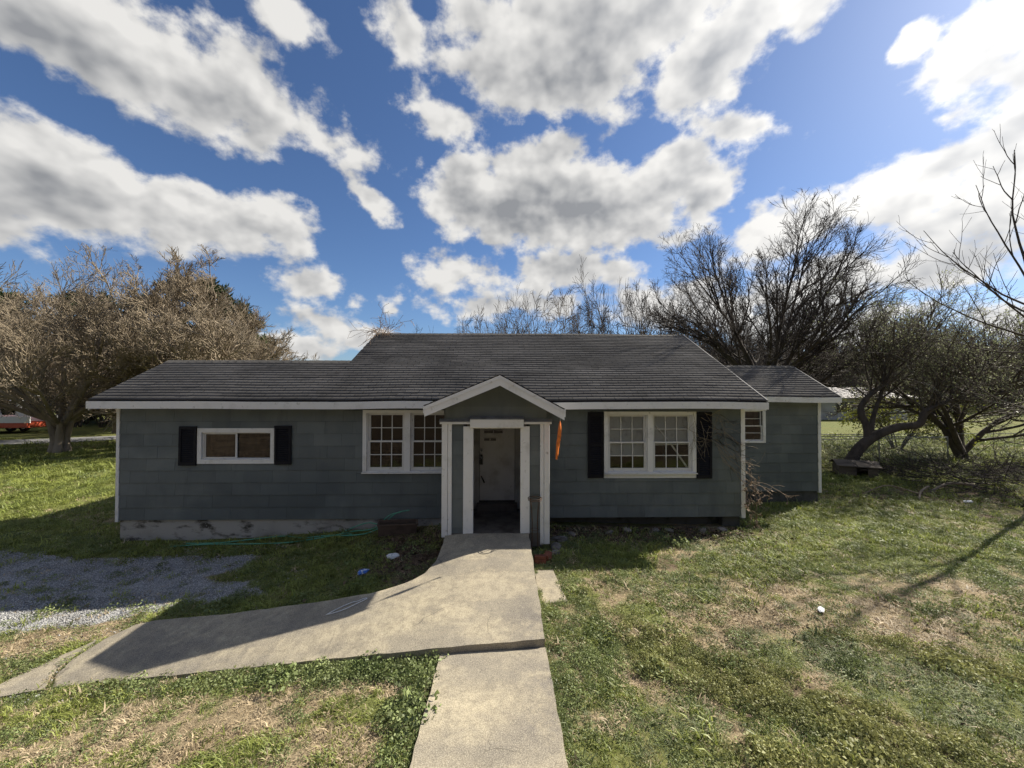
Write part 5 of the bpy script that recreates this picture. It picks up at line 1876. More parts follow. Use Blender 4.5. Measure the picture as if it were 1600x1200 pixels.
# far woods that read as one mass
rgw = np.random.default_rng(90)
FAR = []
for s in (91, 92, 93):
    wd, tw, _ = bare_tree(s, stems_fan(4, 0.8, 9.0, 0.10, 0.4, s), [dict(seg=6, wander=0.08, up=0.04, k=9, t0=0.12, ang=36, ratio=0.45, rr=0.4, sides=4, end=0.2),
                          dict(seg=4, wander=0.12, up=0.08, k=6, t0=0.2, ang=36, ratio=0.55, rr=0.6, sides=3, end=0.4), dict(seg=3, wander=0.13, up=0.08, sides=3, end=0.6)], 0.035)
    FAR.append(fast_mesh('far_tree', *merge(wd + tw), M['twig_far'], True))
pts = []
for _ in range(420):                                # right hand slope
    x, y = rgw.uniform(14, 150), rgw.uniform(50, 95)
    if x / y > 0.42:
        pts.append((x, y, rgw.uniform(0.75, 1.25)))
for _ in range(120):                                # behind the left lawn
    x, y = rgw.uniform(-75, -22), rgw.uniform(33, 38)
    pts.append((x, y, rgw.uniform(0.35, 0.75)))
for _ in range(70):                                 # low line far behind the house
    pts.append((rgw.uniform(-40, 40), rgw.uniform(75, 100), rgw.uniform(0.5, 0.75)))
for _ in range(90):                                 # on the bank behind the photographer
    pts.append((rgw.uniform(-60, 60), rgw.uniform(-45, -17), rgw.uniform(0.7, 1.2)))
pts = np.array(pts)
P = np.stack([pts[:, 0], pts[:, 1], ground_z(pts[:, 0], pts[:, 1])], -1)
n = len(P)
scatter('woodland', 'grey-brown leafless woods in the distance', 'woods', P, np.stack([0 * pts[:, 0], 0 * pts[:, 0], rgw.uniform(0, 6.28, n)], -1), pts[:, 2], rgw.integers(0, 3, n), FAR)
# evergreen scrub low in the woods
pts = np.array([(rgw.uniform(-80, -22), rgw.uniform(38.5, 41), rgw.uniform(0.3, 0.5)) for _ in range(40)] + [(rgw.uniform(30, 120), rgw.uniform(62, 92), rgw.uniform(0.45, 0.75)) for _ in range(45)])
P = np.stack([pts[:, 0], pts[:, 1], ground_z(pts[:, 0], pts[:, 1])], -1)
n = len(P)
scatter('undergrowth', 'dark evergreen undergrowth along the far woods', 'undergrowth', P, np.stack([0 * pts[:, 0], 0 * pts[:, 0], rgw.uniform(0, 6.28, n)], -1), pts[:, 2], rgw.integers(0, 1, n), [PINES[2][1]])


# grasses -------------------------------------------------------------------
def tuft(seed, n, h, spread, lean, width, mat, bend=0.5):
    rg = np.random.default_rng(seed)
    a = rg.uniform(0, 2 * np.pi, n)
    r = spread * np.sqrt(rg.random(n))
    b = np.stack([np.cos(a) * r, np.sin(a) * r, np.full(n, -0.008)], -1)
    out = rg.uniform(0, 2 * np.pi, n)
    ln = lean * rg.uniform(0.3, 1.3, n)
    d = norm(np.stack([np.cos(out) * ln, np.sin(out) * ln, np.ones(n)], -1))
    hh = (h * rg.uniform(0.5, 1.25, n))[:, None]
    side = np.stack([-np.sin(out), np.cos(out), 0 * out], -1) * (width * rg.uniform(0.7, 1.3, n))[:, None]
    mid = b + d * hh * 0.55
    d2 = norm(d + np.stack([np.cos(out), np.sin(out), -0.9 + 0 * out], -1) * bend)
    tip = mid + d2 * hh * 0.5
    V = np.stack([b - side, b + side, mid + side * 0.75, mid - side * 0.75, tip], 1).reshape(-1, 3)
    i = np.arange(n)[:, None] * 5
    F = np.concatenate([i + np.array([[0, 1, 2]]), i + np.array([[0, 2, 3]]), i + np.array([[3, 2, 4]])])
    return fast_mesh('tuft', V, F, mat)


def rosette(seed, n, rad, h, size, mat, flat=0.8):
    rg = np.random.default_rng(seed)
    a = rg.uniform(0, 2 * np.pi, n)
    r = rad * np.sqrt(rg.random(n))
    c = np.stack([np.cos(a) * r, np.sin(a) * r, h * (1 - 0.6 * (r / rad) ** 2) * rg.uniform(0.25, 1.1, n)], -1)
    nrm = norm(rg.normal(0, 1, (n, 3)) * (1 - flat) + np.array([0, 0, 1.0]) * flat + np.stack([np.cos(a), np.sin(a), 0 * a], -1) * 0.35)
    t = norm(np.cross(nrm, rg.normal(0, 1, (n, 3))))
    b = np.cross(nrm, t)
    s = (size * rg.uniform(0.6, 1.3, n))[:, None]
    V = np.stack([c - t * s, c - t * s * 0.2 + b * s * 0.62 + nrm * s * 0.18, c + t * s, c - t * s * 0.2 - b * s * 0.62 + nrm * s * 0.18], 1).reshape(-1, 3)
    return fast_mesh('rosette', V, np.arange(4 * n).reshape(n, 4), mat)


TUFTS = dict(
    dry=[tuft(101 + i, 26, 0.045, 0.055, 2.2, 0.0026, M['grass_dry'], 0.5) for i in range(4)],
    green=[tuft(111 + i, 26, 0.055, 0.05, 0.8, 0.0026, M['grass_green'], 0.6) for i in range(4)],
    blue=[tuft(121 + i, 26, 0.058, 0.05, 1.1, 0.0022, M['grass_blue'], 0.9) for i in range(4)],
    weed=[rosette(131 + i, 80, 0.06, 0.040, 0.0062, M['weed'], 0.45) for i in range(4)],
    moss=[rosette(141 + i, 80, 0.06, 0.055, 0.0075, M['moss'], 0.45) for i in range(4)],
)
LABELS = dict(dry=('dry_grass', 'tan dead grass matted over the yard', 'dry grass'), green=('grass', 'short green lawn grass', 'grass'), blue=('wiry_grass', 'grey-green wiry grass tufts in the right yard', 'wild grass'),
              weed=('weeds', 'low broad-leaved weeds along ramp and walk', 'weeds'), moss=('stonecrop', 'yellow-green creeping mat in the right yard', 'ground cover'))


def blocked(x, y):
    b = in_poly(x, y, RAMP_POLY) | in_poly(x, y, WALK_POLY) | in_poly(x, y, PAD_POLY) | in_poly(x, y, END_POLY)
    for (x0, y0, x1, y1) in HOUSE_RECTS:
        b |= (x > x0) & (x < x1) & (y > y0) & (y < y1)
    return b


rgg = np.random.default_rng(200)
cand = []
for (x0, x1, y0, y1, dens, sc) in ((-6.5, 6.5, 1.6, 4.6, 560, 1.0), (-9.5, 9.5, 4.6, 7.0, 330, 1.2), (-13, 13, 7.0, 10.0, 160, 1.5), (-19, 19, 10, 15, 60, 2.1), (-36, 34, 15, 26, 14, 3.2)):
    n = int((x1 - x0) * (y1 - y0) * dens)
    x, y = rgg.uniform(x0, x1, n), rgg.uniform(y0, y1, n)
    keep = np.abs(x) < (y * 1.42 + 1.5)
    cand.append(np.stack([x[keep], y[keep], np.full(keep.sum(), sc)], -1))
cand = np.concatenate(cand)
cx, cy, cs = cand.T
keep = ~blocked(cx, cy)
rdx = np.abs(np.interp(cx, [-70, -45, -33, -26, -20, -12], [19.5, 21, 23.2, 26.2, 30, 36]) - cy) > 2.0
keep &= rdx | (cx > -15)
cx, cy, cs = cx[keep], cy[keep], cs[keep]
cov = cover(cx, cy)
cov['weed'] = np.where(np.hypot(cx, cy) > 13, cov['weed'] * 0.2, cov['weed'])
names = ['dry', 'green', 'blue', 'weed', 'moss']
for k in ('dry', 'green', 'weed'):
    cov[k] = cov[k] + 0.02
Wt = np.stack([cov[k] for k in names], -1)
tot = Wt.sum(-1)
pick_p = np.clip(tot, 0, 1.0)
sel = rgg.random(len(cx)) < pick_p
sel |= (rgg.random(len(cx)) < 0.25) & (cov['gravel'] < 0.5) & (cov['soil'] < 0.3)
cx, cy, cs, Wt = cx[sel], cy[sel], cs[sel], Wt[sel]
cum = np.cumsum(Wt / Wt.sum(-1, keepdims=True), -1)
ty = (rgg.random(len(cx))[:, None] > cum).sum(-1)
for i, k in enumerate(names):
    m = ty == i
    if not m.any():
        continue
    x, y, s = cx[m], cy[m], cs[m]
    n = len(x)
    P = np.stack([x, y, ground_z(x, y) - 0.004], -1)
    rot = np.stack([rgg.normal(0, 0.12, n), rgg.normal(0, 0.12, n), rgg.uniform(0, 6.28, n)], -1)
    var_h = 0.5 + 1.1 * vnoise(x, y, 0.35, 3, 31)
    sc = s * np.exp(rgg.normal(0, 0.32, n)) * var_h
    if k == 'weed':
        edge = np.maximum(ellipse(x, y, -1.9, 4.16, 1.5, 0.2, 0.0), ellipse(x, y, -0.85, 3.5, 0.2, 1.2))
        sc = sc * (1 + 0.45 * edge)
    if k in ('weed', 'green', 'dry'):          # growth leaning over the rims of the slabs
        ne = {'weed': 900, 'green': 500, 'dry': 700}[k]
        ex, ey = [], []
        for poly in (RAMP_POLY, WALK_POLY, PAD_POLY, END_POLY):
            for (ax_, ay_), (bx_, by_) in zip(poly, poly[1:] + poly[:1]):
                L_ = math.hypot(bx_ - ax_, by_ - ay_)
                q = rgg.random(int(ne * L_ / 22)) 
                nx_, ny_ = (by_ - ay_) / L_, -(bx_ - ax_) / L_
                of = rgg.uniform(0.0, 0.05, len(q))
                for sg in (-1, 1):
                    px_, py_ = ax_ + (bx_ - ax_) * q + nx_ * of * sg, ay_ + (by_ - ay_) * q + ny_ * of * sg
                    ok = ~blocked(px_, py_) & (vnoise(px_, py_, 0.4, 2, 60) > 0.45)
                    ex.append(px_[ok])
                    ey.append(py_[ok])
        ex, ey = np.concatenate(ex), np.concatenate(ey)
        m_ = len(ex)
        P = np.concatenate([P, np.stack([ex, ey, ground_z(ex, ey)], -1)])
        rot = np.concatenate([rot, np.stack([rgg.normal(0, 0.25, m_), rgg.normal(0, 0.25, m_), rgg.uniform(0, 6.28, m_)], -1)])
        sc = np.concatenate([sc, rgg.uniform(0.6, 1.3, m_)])
        n = len(P)
    nm, lb, ct = LABELS[k]
    scatter(nm, lb, ct, P, rot, sc, rgg.integers(0, 4, n), TUFTS[k])

# gravel stones
def pebble(seed):
    rg = np.random.default_rng(seed)
    bm = bmesh.new()
    bmesh.ops.create_icosphere(bm, subdivisions=1, radius=1.0)
    for v in bm.verts:
        v.co *= rg.uniform(0.7, 1.15)
        v.co.z *= 0.7
    me = bpy.data.meshes.new('pebble')
    bm.to_mesh(me)
    bm.free()
    me.materials.append(M['gravel'])
    return me


n = 110000
x, y = rgg.uniform(-12.5, -3.2, n), rgg.uniform(4.2, 8.4, n)
c = cover(x, y)
soft = np.clip(c['gravel'] + 0.10 * (vnoise(x, y, 0.3, 2, 40) > 0.55), 0, 1)
m = (rgg.random(n) < soft) & ~blocked(x, y)
x, y = x[m], y[m]
n = len(x)
scatter('gravel', 'loose grey gravel of the parking spot', 'gravel', np.stack([x, y, ground_z(x, y) + 0.004], -1), rgg.uniform(0, 6.28, (n, 3)), rgg.uniform(0.005, 0.014, n) * rgg.uniform(0.7, 1.2, n), rgg.integers(0, 5, n), [pebble(300 + i) for i in range(5)])
# dead leaves and crumbs on the bare soil and under the wall
n = 9000
x = np.concatenate([rgg.uniform(-2.6, -1.0, n // 4), rgg.uniform(0.9, 6.0, n // 3), rgg.uniform(9, 19, n // 4), rgg.uniform(-6, 8, n // 6)])
y = np.concatenate([rgg.uniform(5.6, 8.5, n // 4), rgg.uniform(7.4, 8.75, n // 3), rgg.uniform(10.0, 15.5, n // 4), rgg.uniform(2, 8, n // 6)])
c = cover(x, y)
m = (rgg.random(len(x)) < np.clip(c['soil'] + 0.10, 0, 1)) & ~blocked(x, y)
x, y = x[m], y[m]
n = len(x)
scatter('leaf_litter', 'brown dead leaves on the bare soil', 'leaf litter', np.stack([x, y, ground_z(x, y) + 0.012], -1), np.stack([rgg.normal(0, 0.5, n), rgg.normal(0, 0.5, n), rgg.uniform(0, 6.28, n)], -1), rgg.uniform(0.6, 1.5, n), rgg.integers(0, 3, n),
        [rosette(160 + i, 2, 0.02, 0.01, 0.026, M['leaf_litter'], 0.8) for i in range(3)])

# ------------------------------------------------------------------ small things round the house
def on(x, y, dz=0.0):
    return (x, y, gz(x, y) + dz)


# garden hose
def hose_pt(x, y, z=0.03):
    return (x, y, gz(x, y) + z)


mb = MB()
for path in ([(-6.9, 8.22), (-6.2, 8.28), (-5.2, 8.18), (-4.4, 8.12), (-3.6, 8.3), (-3.2, 8.40, 0.06), (-2.75, 8.38, 0.10), (-2.45, 8.42, 0.34), (-2.2, 8.42, 0.40)],
             [(-6.7, 8.36), (-6.0, 8.33), (-5.3, 8.44), (-4.8, 8.50), (-4.5, 8.42), (-4.2, 8.30), (-3.7, 8.34), (-3.3, 8.25), (-2.9, 8.28), (-2.6, 8.34, 0.12)],
             [(-3.2, 8.30), (-3.45, 8.42), (-3.2, 8.52, 0.12), (-2.9, 8.46, 0.2), (-2.6, 8.44, 0.16), (-2.3, 8.42, 0.38), (-2.02, 8.46, 0.42)]):
    P3 = [hose_pt(p[0], p[1], p[2] if len(p) > 2 else 0.035) for p in path]
    mb.tube(smooth_path(P3, 6), 0.0125, 6)
tag(mb.build('garden_hose', M['hose'], smooth=True), 'green garden hose lying in loose loops along the left foundation', 'hose')

# trough planter on its soil, a little tilted
pl = thing('planter_box', 'long brown window-box planter leaning beside the porch with hose in it', 'planter', on(-2.22, 8.24, 0.0), 0.30)
pl.rotation_euler = (0.05, 0.06, 0.26)
pl.scale = (0.95, 1.0, 0.80)
mb = MB()
for (x0, x1, y0, y1) in ((-0.42, 0.42, -0.13, -0.108), (-0.42, 0.42, 0.108, 0.13), (-0.42, -0.398, -0.108, 0.108), (0.398, 0.42, -0.108, 0.108)):
    mb.hexa([(x0 * 0.94, y0 * 0.85, 0.0), (x1 * 0.94, y0 * 0.85, 0.0), (x1 * 0.94, y1 * 0.85, 0.0), (x0 * 0.94, y1 * 0.85, 0.0), (x0, y0, 0.30), (x1, y0, 0.30), (x1, y1, 0.30), (x0, y1, 0.30)])
mb.box(-0.39, 0.39, -0.105, 0.105, 0.0, 0.02)
mb.build('trough', M['planter'], pl)
mb = MB()
frame_pts = [(-0.435, -0.145), (0.435, -0.145), (0.435, 0.145), (-0.435, 0.145)]
mb.box(-0.437, 0.437, -0.147, -0.118, 0.285, 0.315)
mb.box(-0.437, 0.437, 0.118, 0.147, 0.285, 0.315)
mb.box(-0.437, -0.408, -0.118, 0.118, 0.285, 0.315)
mb.box(0.408, 0.437, -0.118, 0.118, 0.285, 0.315)
mb.build('rim', M['planter'], pl)
MB().box(-0.40, 0.40, -0.112, 0.112, 0.20, 0.25).build('soil', M['soil'], pl)

# wire plant stand
ps = thing('plant_stand', 'rusty wire plant stand in front of the right porch post', 'plant stand', (0.60, 7.06, -0.03))
ring = lambda r, z, n=18: [(r * math.cos(2 * math.pi * k / n), r * math.sin(2 * math.pi * k / n), z) for k in range(n + 1)]
mb = MB()
mb.tube(ring(0.125, 1.03), 0.008, 5)
mb.tube(ring(0.122, 1.0), 0.006, 5)
mb.build('ring', M['rust'], ps)
MB().tube(ring(0.070, 0.46), 0.005, 5).build('brace', M['rust'], ps)
for k in range(4):
    a = math.pi / 4 + k * math.pi / 2
    pts = [(r * math.cos(a), r * math.sin(a), z) for r, z in ((0.12, 1.01), (0.088, 0.86), (0.072, 0.65), (0.068, 0.46), (0.075, 0.22), (0.09, 0.0))]
    MB().tube(smooth_path(pts, 3), 0.0055, 5).build('leg', M['rust'], ps)

# orange ribbon under the porch eave
mb = MB()
path = smooth_path([(1.03, 6.83, 2.44), (1.025, 6.83, 2.34), (1.015, 6.83, 2.18), (0.99, 6.835, 2.00), (0.975, 6.835, 1.84), (0.965, 6.835, 1.75)], 4)
wv = [0.006, 0.028, 0.034, 0.032, 0.026, 0.014]
n = len(path)
for i, p in enumerate(path):
    wdt = np.interp(i / (n - 1), np.linspace(0, 1, 6), wv)
    tw_ = 0.5 * math.sin(i * 0.55)
    for s in (-1, 1):
        for q in (-1, 1):
            mb.v.append((p.x + s * wdt * math.cos(tw_) - q * 0.003 * math.sin(tw_), p.y + s * wdt * math.sin(tw_) + q * 0.003, p.z))
for i in range(n - 1):
    a = i * 4
    for (u, v) in ((0, 1), (1, 3), (3, 2), (2, 0)):
        mb.f.append((a + u, a + v, a + 4 + v, a + 4 + u))
rb = mb.build('wind_sock', M['orange'], smooth=True)
tag(rb, 'faded orange streamer hanging from the right porch eave', 'streamer')
MB().tube([(1.03, 6.83, 2.44), (1.04, 6.84, 2.52)], 0.003, 4).build('string', M['cable'], rb)

# brick-edged bed by the post with weeds in it
def brick_mesh():
    return MB().box(-0.1, 0.1, -0.05, 0.05, 0, 0.065).mesh('brick', M['brick'], bevel=0.004)


BR = brick_mesh()
bed = [(0.66, 6.70, 0.04, 0.02, 0), (0.83, 6.86, 0.04, 1.5, 0), (0.66, 6.70, 0.105, 0.05, 0), (0.82, 7.06, 0.0, 1.4, 0.1), (0.80, 6.80, 0.10, 1.1, 0.05)]
for i, (x, y, z, a, tl) in enumerate(bed):
    o = link('brick', BR, None, (x, y, gz(x, y) + z - 0.03), (tl, 0, a))
    tag(o, ['lower red brick edging the little bed beside the ramp', 'red brick turned endways at the right of the little bed', 'upper red brick edging the little bed beside the ramp', 'red brick lying under the right porch post', 'red brick leaning on the corner of the little bed'][i], 'brick', 'bricks round the little bed by the porch post')
wp = thing('potted_weeds', 'clump of green weeds in the brick bed under the plant stand', 'plant', on(0.64, 6.84, 0.02))
link('leaves', rosette(171, 150, 0.13, 0.16, 0.020, M['weed'], 0.5), wp)
link('stems', tuft(172, 20, 0.12, 0.09, 0.6, 0.003, M['grass_green'], 0.3), wp)


# stones along the right hand wall
def rock_mesh(seed):
    rg = np.random.default_rng(seed)
    bm = bmesh.new()
    bmesh.ops.create_icosphere(bm, subdivisions=2, radius=1.0)
    ax = rg.normal(0, 1, (5, 3))
    for v in bm.verts:
        k = 1 + 0.22 * sum(math.sin(float(np.dot(a, v.co)) * 2.2 + i) for i, a in enumerate(ax)) / 2.2
        v.co = Vector((v.co.x * 1.25 * k, v.co.y * 0.9 * k, v.co.z * 0.55 * k))
    me = bpy.data.meshes.new('rock')
    bm.to_mesh(me)
    bm.free()
    me.materials.append(M['rock'])
    return me


ROCKS = [rock_mesh(400 + i) for i in range(4)]
spots = [(1.15, 7.75, 0.14, 'palest and largest stone on the soil right of the porch'), (1.02, 7.35, 0.12, 'flat stone nearest the right porch post'), (0.98, 7.10, 0.09, 'small stone close to the brick bed'),
         (1.45, 8.05, 0.08, 'small dark stone between the porch and the black shutter'), (2.3, 8.2, 0.09, 'stone under the left black shutter of the right window'), (2.7, 8.35, 0.10, 'stone under the right window near its left side'),
         (3.3, 8.3, 0.12, 'stone under the middle of the right window'), (3.65, 8.4, 0.08, 'small stone just right of the middle of the right window'), (4.4, 8.35, 0.11, 'stone under the vine-covered shutter'), (4.85, 8.4, 0.09, 'stone nearest the right corner of the main wall')]
for i, (x, y, s, lb) in enumerate(spots):
    o = link('stone', ROCKS[i % 4], None, on(x, y, s * 0.2), (0, 0, i * 1.7), (s, s, s))
    tag(o, lb, 'stone', 'loose stones along the right wall')

# litter
def crumple(seed, sx, sy, sz, mat, name):
    rg = np.random.default_rng(seed)
    bm = bmesh.new()
    bmesh.ops.create_icosphere(bm, subdivisions=3, radius=1.0)
    ax = rg.normal(0, 1, (9, 3)) * 2.2
    for v in bm.verts:
        k = 1 + 0.16 * sum(abs(math.sin(float(np.dot(a, v.co)) + i)) - 0.6 for i, a in enumerate(ax))
        v.co = Vector((v.co.x * sx * k, v.co.y * sy * k, max(v.co.z, -0.5) * sz * k))
    me = bpy.data.meshes.new(name)
    bm.to_mesh(me)
    bm.free()
    me.materials.append(mat)
    return me


o = link('crisp_packet', crumple(1, 0.085, 0.05, 0.035, M['litter_blue'], 'crisp_packet'), None, on(-2.32, 6.52, 0.04), (0.2, 0.1, 0.6))
tag(o, 'crumpled blue and white packet lying in the shaded grass', 'litter')
o = link('plastic_bag', crumple(2, 0.10, 0.06, 0.045, M['litter_white'], 'plastic_bag'), None, on(-1.98, 7.05, 0.04), (0, 0, 0.3))
tag(o, 'small crumpled white bag on the bare soil left of the ramp', 'litter')
o = link('plastic_bag', crumple(3, 0.075, 0.035, 0.014, M['litter_white'], 'plastic_bag'), None, on(4.34, 5.16, 0.04), (0, 0, 0.8))
tag(o, 'shiny white crumpled plastic out on the dry patch of the right yard', 'litter')
o = link('paper_scrap', crumple(4, 0.14, 0.06, 0.03, M['litter_white'], 'paper_scrap'), None, on(13.2, 10.6, 0.03), (0, 0, 0.2))
tag(o, 'pale flat scrap lying by the brush near the right tree trunk', 'litter')
rz = lambda x, y: float(slab_z('ramp', np.array(x), np.array(y)))
hp = [(-2.42, 5.22), (-2.30, 5.34), (-2.16, 5.44), (-2.10, 5.45), (-2.02, 5.50), (-1.98, 5.49), (-2.08, 5.40), (-2.24, 5.28), (-2.42, 5.22)]
hp = [(x + 0.10, y - 0.06) for x, y in hp]
mb = MB()
mb.tube([(p.x, p.y, rz(p.x, p.y) + 0.012) for p in smooth_path(hp, 4)], 0.006, 5)
tag(mb.build('wire_hanger', M['cable'], smooth=True), 'bent white wire loop lying on the shaded side of the ramp', 'wire')

# dead vines: at the corner, over the shutter, on the ridge
def vine(name, label, seed, seeds, levels, mat, rmin=0.003, leaves=0, lmat=None):
    wd, tw, (ep, ed) = bare_tree(seed, seeds, levels, rmin)
    t = thing(name, label, 'vine', seeds[0][0])
    o = np.array(seeds[0][0])
    v, f = merge(wd + tw)
    link('stems', fast_mesh('stems', v - o, f, mat, True), t)
    if leaves:
        rg = np.random.default_rng(seed)
        lp = ep.reshape(-1, 3) - o
        link('leaves', fast_mesh('leaves', *leaf_quads(rg, lp[rg.integers(0, len(lp), leaves)], 0.06, -0.2), lmat), t)
    return t


rgv = np.random.default_rng(500)
sd = []
for _ in range(20):
    sd.append(((5.53 + rgv.uniform(-0.03, 0.12), 8.50 + rgv.uniform(-0.1, 0.05), rgv.uniform(0.2, 1.15)), (rgv.normal(0.15, 0.25), rgv.normal(-0.1, 0.2), rgv.choice([-1, 1]) * 1.0), rgv.uniform(0.25, 0.5), 0.004))
for a, l in (((1.0, -0.1, 0.12), 0.8), ((0.8, -0.2, -0.25), 0.6)):
    sd.append(((5.55, 8.45, 0.95), a, l, 0.006))
vine('dead_vine', 'tangle of dry tan vine at the right corner board', 51, sd, [dict(seg=7, wander=0.22, up=-0.02, k=4, t0=0.1, ang=45, ratio=0.45, rr=0.7, sides=4, end=0.5), dict(seg=5, wander=0.2, up=-0.06, sides=3, end=0.5)], M['vine_dry'], 0.0028, 160, M['vine_dry'])
sd = []
for _ in range(30):
    sd.append(((rgv.uniform(4.25, 5.0), 8.52, rgv.uniform(1.6, 2.5)), (rgv.normal(0.3, 0.6), 0.0, rgv.normal(-0.5, 0.5)), rgv.uniform(0.4, 0.9), 0.005))
for k in range(7):
    sd.append(((4.75 + k * 0.03, 8.50, 1.9 - k * 0.08), (0.75, 0.0, -0.75 + rgv.normal(0, 0.1)), 1.1, 0.007))
V_ = [dict(seg=8, wander=0.14, up=0.0, k=3, t0=0.1, ang=45, ratio=0.5, rr=0.7, sides=4, end=0.5), dict(seg=5, wander=0.15, up=0.0, sides=3, end=0.5)]
vt = vine('dead_vine', 'thin grey dead vine spread over the rightmost shutter and wall', 52, sd, V_, M['twig_tan'], 0.0024)
me = vt.children[0].data
co = np.zeros(len(me.vertices) * 3, dtype=np.float32)
me.vertices.foreach_get('co', co)
co = co.reshape(-1, 3)
co[:, 1] = np.clip(co[:, 1] * 0.35, -0.06, 0.0) + 0.005         # it clings to the wall
co[:, 1] -= 0.0
me.vertices.foreach_set('co', co.ravel())
sd = []
for _ in range(22):
    sd.append(((-3.75 + rgv.uniform(-0.12, 0.25), 12.05 + rgv.uniform(-0.4, 0.1), 4.70 + rgv.uniform(-0.15, 0.03)), (rgv.normal(-0.1, 0.8), rgv.normal(-0.2, 0.5), rgv.uniform(0.05, 0.9)), rgv.uniform(0.4, 1.2), 0.007))
vine('dead_vine', 'dry vine tufts growing over the left peak of the main roof', 53, sd, [dict(seg=7, wander=0.16, up=-0.06, k=5, t0=0.1, ang=45, ratio=0.5, rr=0.7, sides=4, end=0.5), dict(seg=5, wander=0.18, up=-0.06, sides=3, end=0.5)], M['vine_dry'], 0.005)

# dog house
dh = thing('dog_house', 'small weathered wooden dog house at the foot of the leaning tree', 'dog house', on(13.05, 13.95, 0.0), -0.45)
mb = MB()
mb.box(-0.55, 0.55, -0.36, -0.335, 0.05, 0.42)
mb.box(-0.55, 0.55, 0.335, 0.36, 0.05, 0.42)
mb.box(-0.55, -0.525, -0.335, 0.335, 0.05, 0.42)
mb.box(0.525, 0.55, -0.335, 0.335, 0.05, 0.42)
# doorway in the front: rebuild that side round the hole
mb = MB()
mb.box(-0.55, -0.05, -0.36, -0.335, 0.05, 0.43)
mb.box(0.27, 0.55, -0.36, -0.335, 0.05, 0.43)
mb.box(-0.05, 0.27, -0.36, -0.335, 0.38, 0.43)
mb.box(-0.55, 0.55, 0.335, 0.36, 0.05, 0.43)
mb.box(-0.55, -0.525, -0.335, 0.335, 0.05, 0.43)
mb.box(0.525, 0.55, -0.335, 0.335, 0.05, 0.43)
mb.build('wall', M['wood_grey'], dh)
mb = MB()
frame(mb, (-0.09, 0.31, 0.05, 0.42), -0.375, -0.361, 0.04, 0.04, 0.01, 0.04)
mb.build('door_trim', M['wood_grey'], dh)
MB().box(-0.6, 0.6, -0.42, 0.40, 0.0, 0.05).build('floor', M['wood_dark'], dh)
mb = MB()
mb.hexa([(-0.64, -0.47, 0.40), (0.64, -0.47, 0.40), (0.64, 0.0, 0.56), (-0.64, 0.0, 0.56), (-0.64, -0.47, 0.425), (0.64, -0.47, 0.425), (0.64, 0.0, 0.59), (-0.64, 0.0, 0.59)])
mb.hexa([(-0.64, 0.0, 0.56), (0.64, 0.0, 0.56), (0.64, 0.47, 0.40), (-0.64, 0.47, 0.40), (-0.64, 0.0, 0.59), (0.64, 0.0, 0.59), (0.64, 0.47, 0.425), (-0.64, 0.47, 0.425)])
mb.build('roof', M['wood_grey'], dh)
mb = MB()
for s in (-0.54, 0.53):
    mb.prism_x([(-0.33, 0.43), (0.33, 0.43), (0.0, 0.555)], s - 0.01, s + 0.01)
mb.build('gable', M['wood_grey'], dh)

# chain-link fence behind it
FP = [(9.2, 15.2), (12.4, 15.4), (15.7, 15.65), (19.3, 16.2), (5.6, 16.9), (26.0, 17.6)]
fence = thing('wire_fence', 'chain-link fence with thin steel posts across the right background', 'fence', on(9.2, 15.2))
fo = Vector(fence.location)
for (x, y) in FP:
    z = gz(x, y)
    MB().tube([Vector((x, y, z - 0.1)) - fo, Vector((x, y, z + 1.18)) - fo], 0.024, 8).build('post', M['steel'], fence)
mb = MB()
mb.tube([Vector((x, y, gz(x, y) + 1.15)) - fo for x, y in FP], 0.017, 6)
mb.build('top_rail', M['steel'], fence)
V, F = [], []
mb = MB()
for (a, b) in zip(FP[:-1], FP[1:]):
    a, b = Vector((*a, gz(*a))), Vector((*b, gz(*b)))
    L = (b - a).length
    d = (b - a) / L
    H, st = 1.10, 0.085
    k = -H
    while k < L:
        for sg in (1, -1):
            s0, s1 = (k, k + H) if sg > 0 else (k + H, k)
            p0, p1 = (s0, 0.03), (s1, 0.03 + H)
            # clip to the bay
            (sa, za), (sb, zb) = p0, p1
            ta, tb = 0.0, 1.0
            for lim, side in ((0.0, 1), (L, -1)):
                f0, f1 = side * (sa - lim), side * (sb - lim)
                if f0 < 0 and f1 < 0:
                    ta = 2
                    break
                if f0 < 0:
                    ta = max(ta, f0 / (f0 - f1))
                elif f1 < 0:
                    tb = min(tb, f0 / (f0 - f1))
            if ta < tb:
                q0 = a + d * (sa + (sb - sa) * ta) + Vector((0, 0, za + (zb - za) * ta)) - fo
                q1 = a + d * (sa + (sb - sa) * tb) + Vector((0, 0, za + (zb - za) * tb)) - fo
                mb.tube([q0, q1], 0.0022, 3, cap=False)
        k += st
mb.build('wire_mesh', M['steel'], fence)

# leafy vine along the fence and brush below it
rgb = np.random.default_rng(520)
n = 9000
s = rgb.uniform(0, 1, n)
xx = np.interp(s, np.linspace(0, 1, 6), [p[0] for p in FP])
yy = np.interp(s, np.linspace(0, 1, 6), [p[1] for p in FP]) + rgb.normal(0.05, 0.16, n)
dens = vnoise(xx, xx * 0, 1.2, 3, 50)
hh = rgb.random(n) ** 1.5 * (0.25 + 1.1 * ss(0.4, 0.75, dens) + 0.6 * ss(12.5, 10.5, xx))
P = np.stack([xx, yy, ground_z(xx, yy) + hh], -1)
me = fast_mesh('fence_vine', *leaf_quads(rgb, P, 0.06), M['vine_leaf'])
o = link('fence_vine', me)
tag(o, 'pale green vine leaves smothering the wire fence', 'vine', kind='stuff')
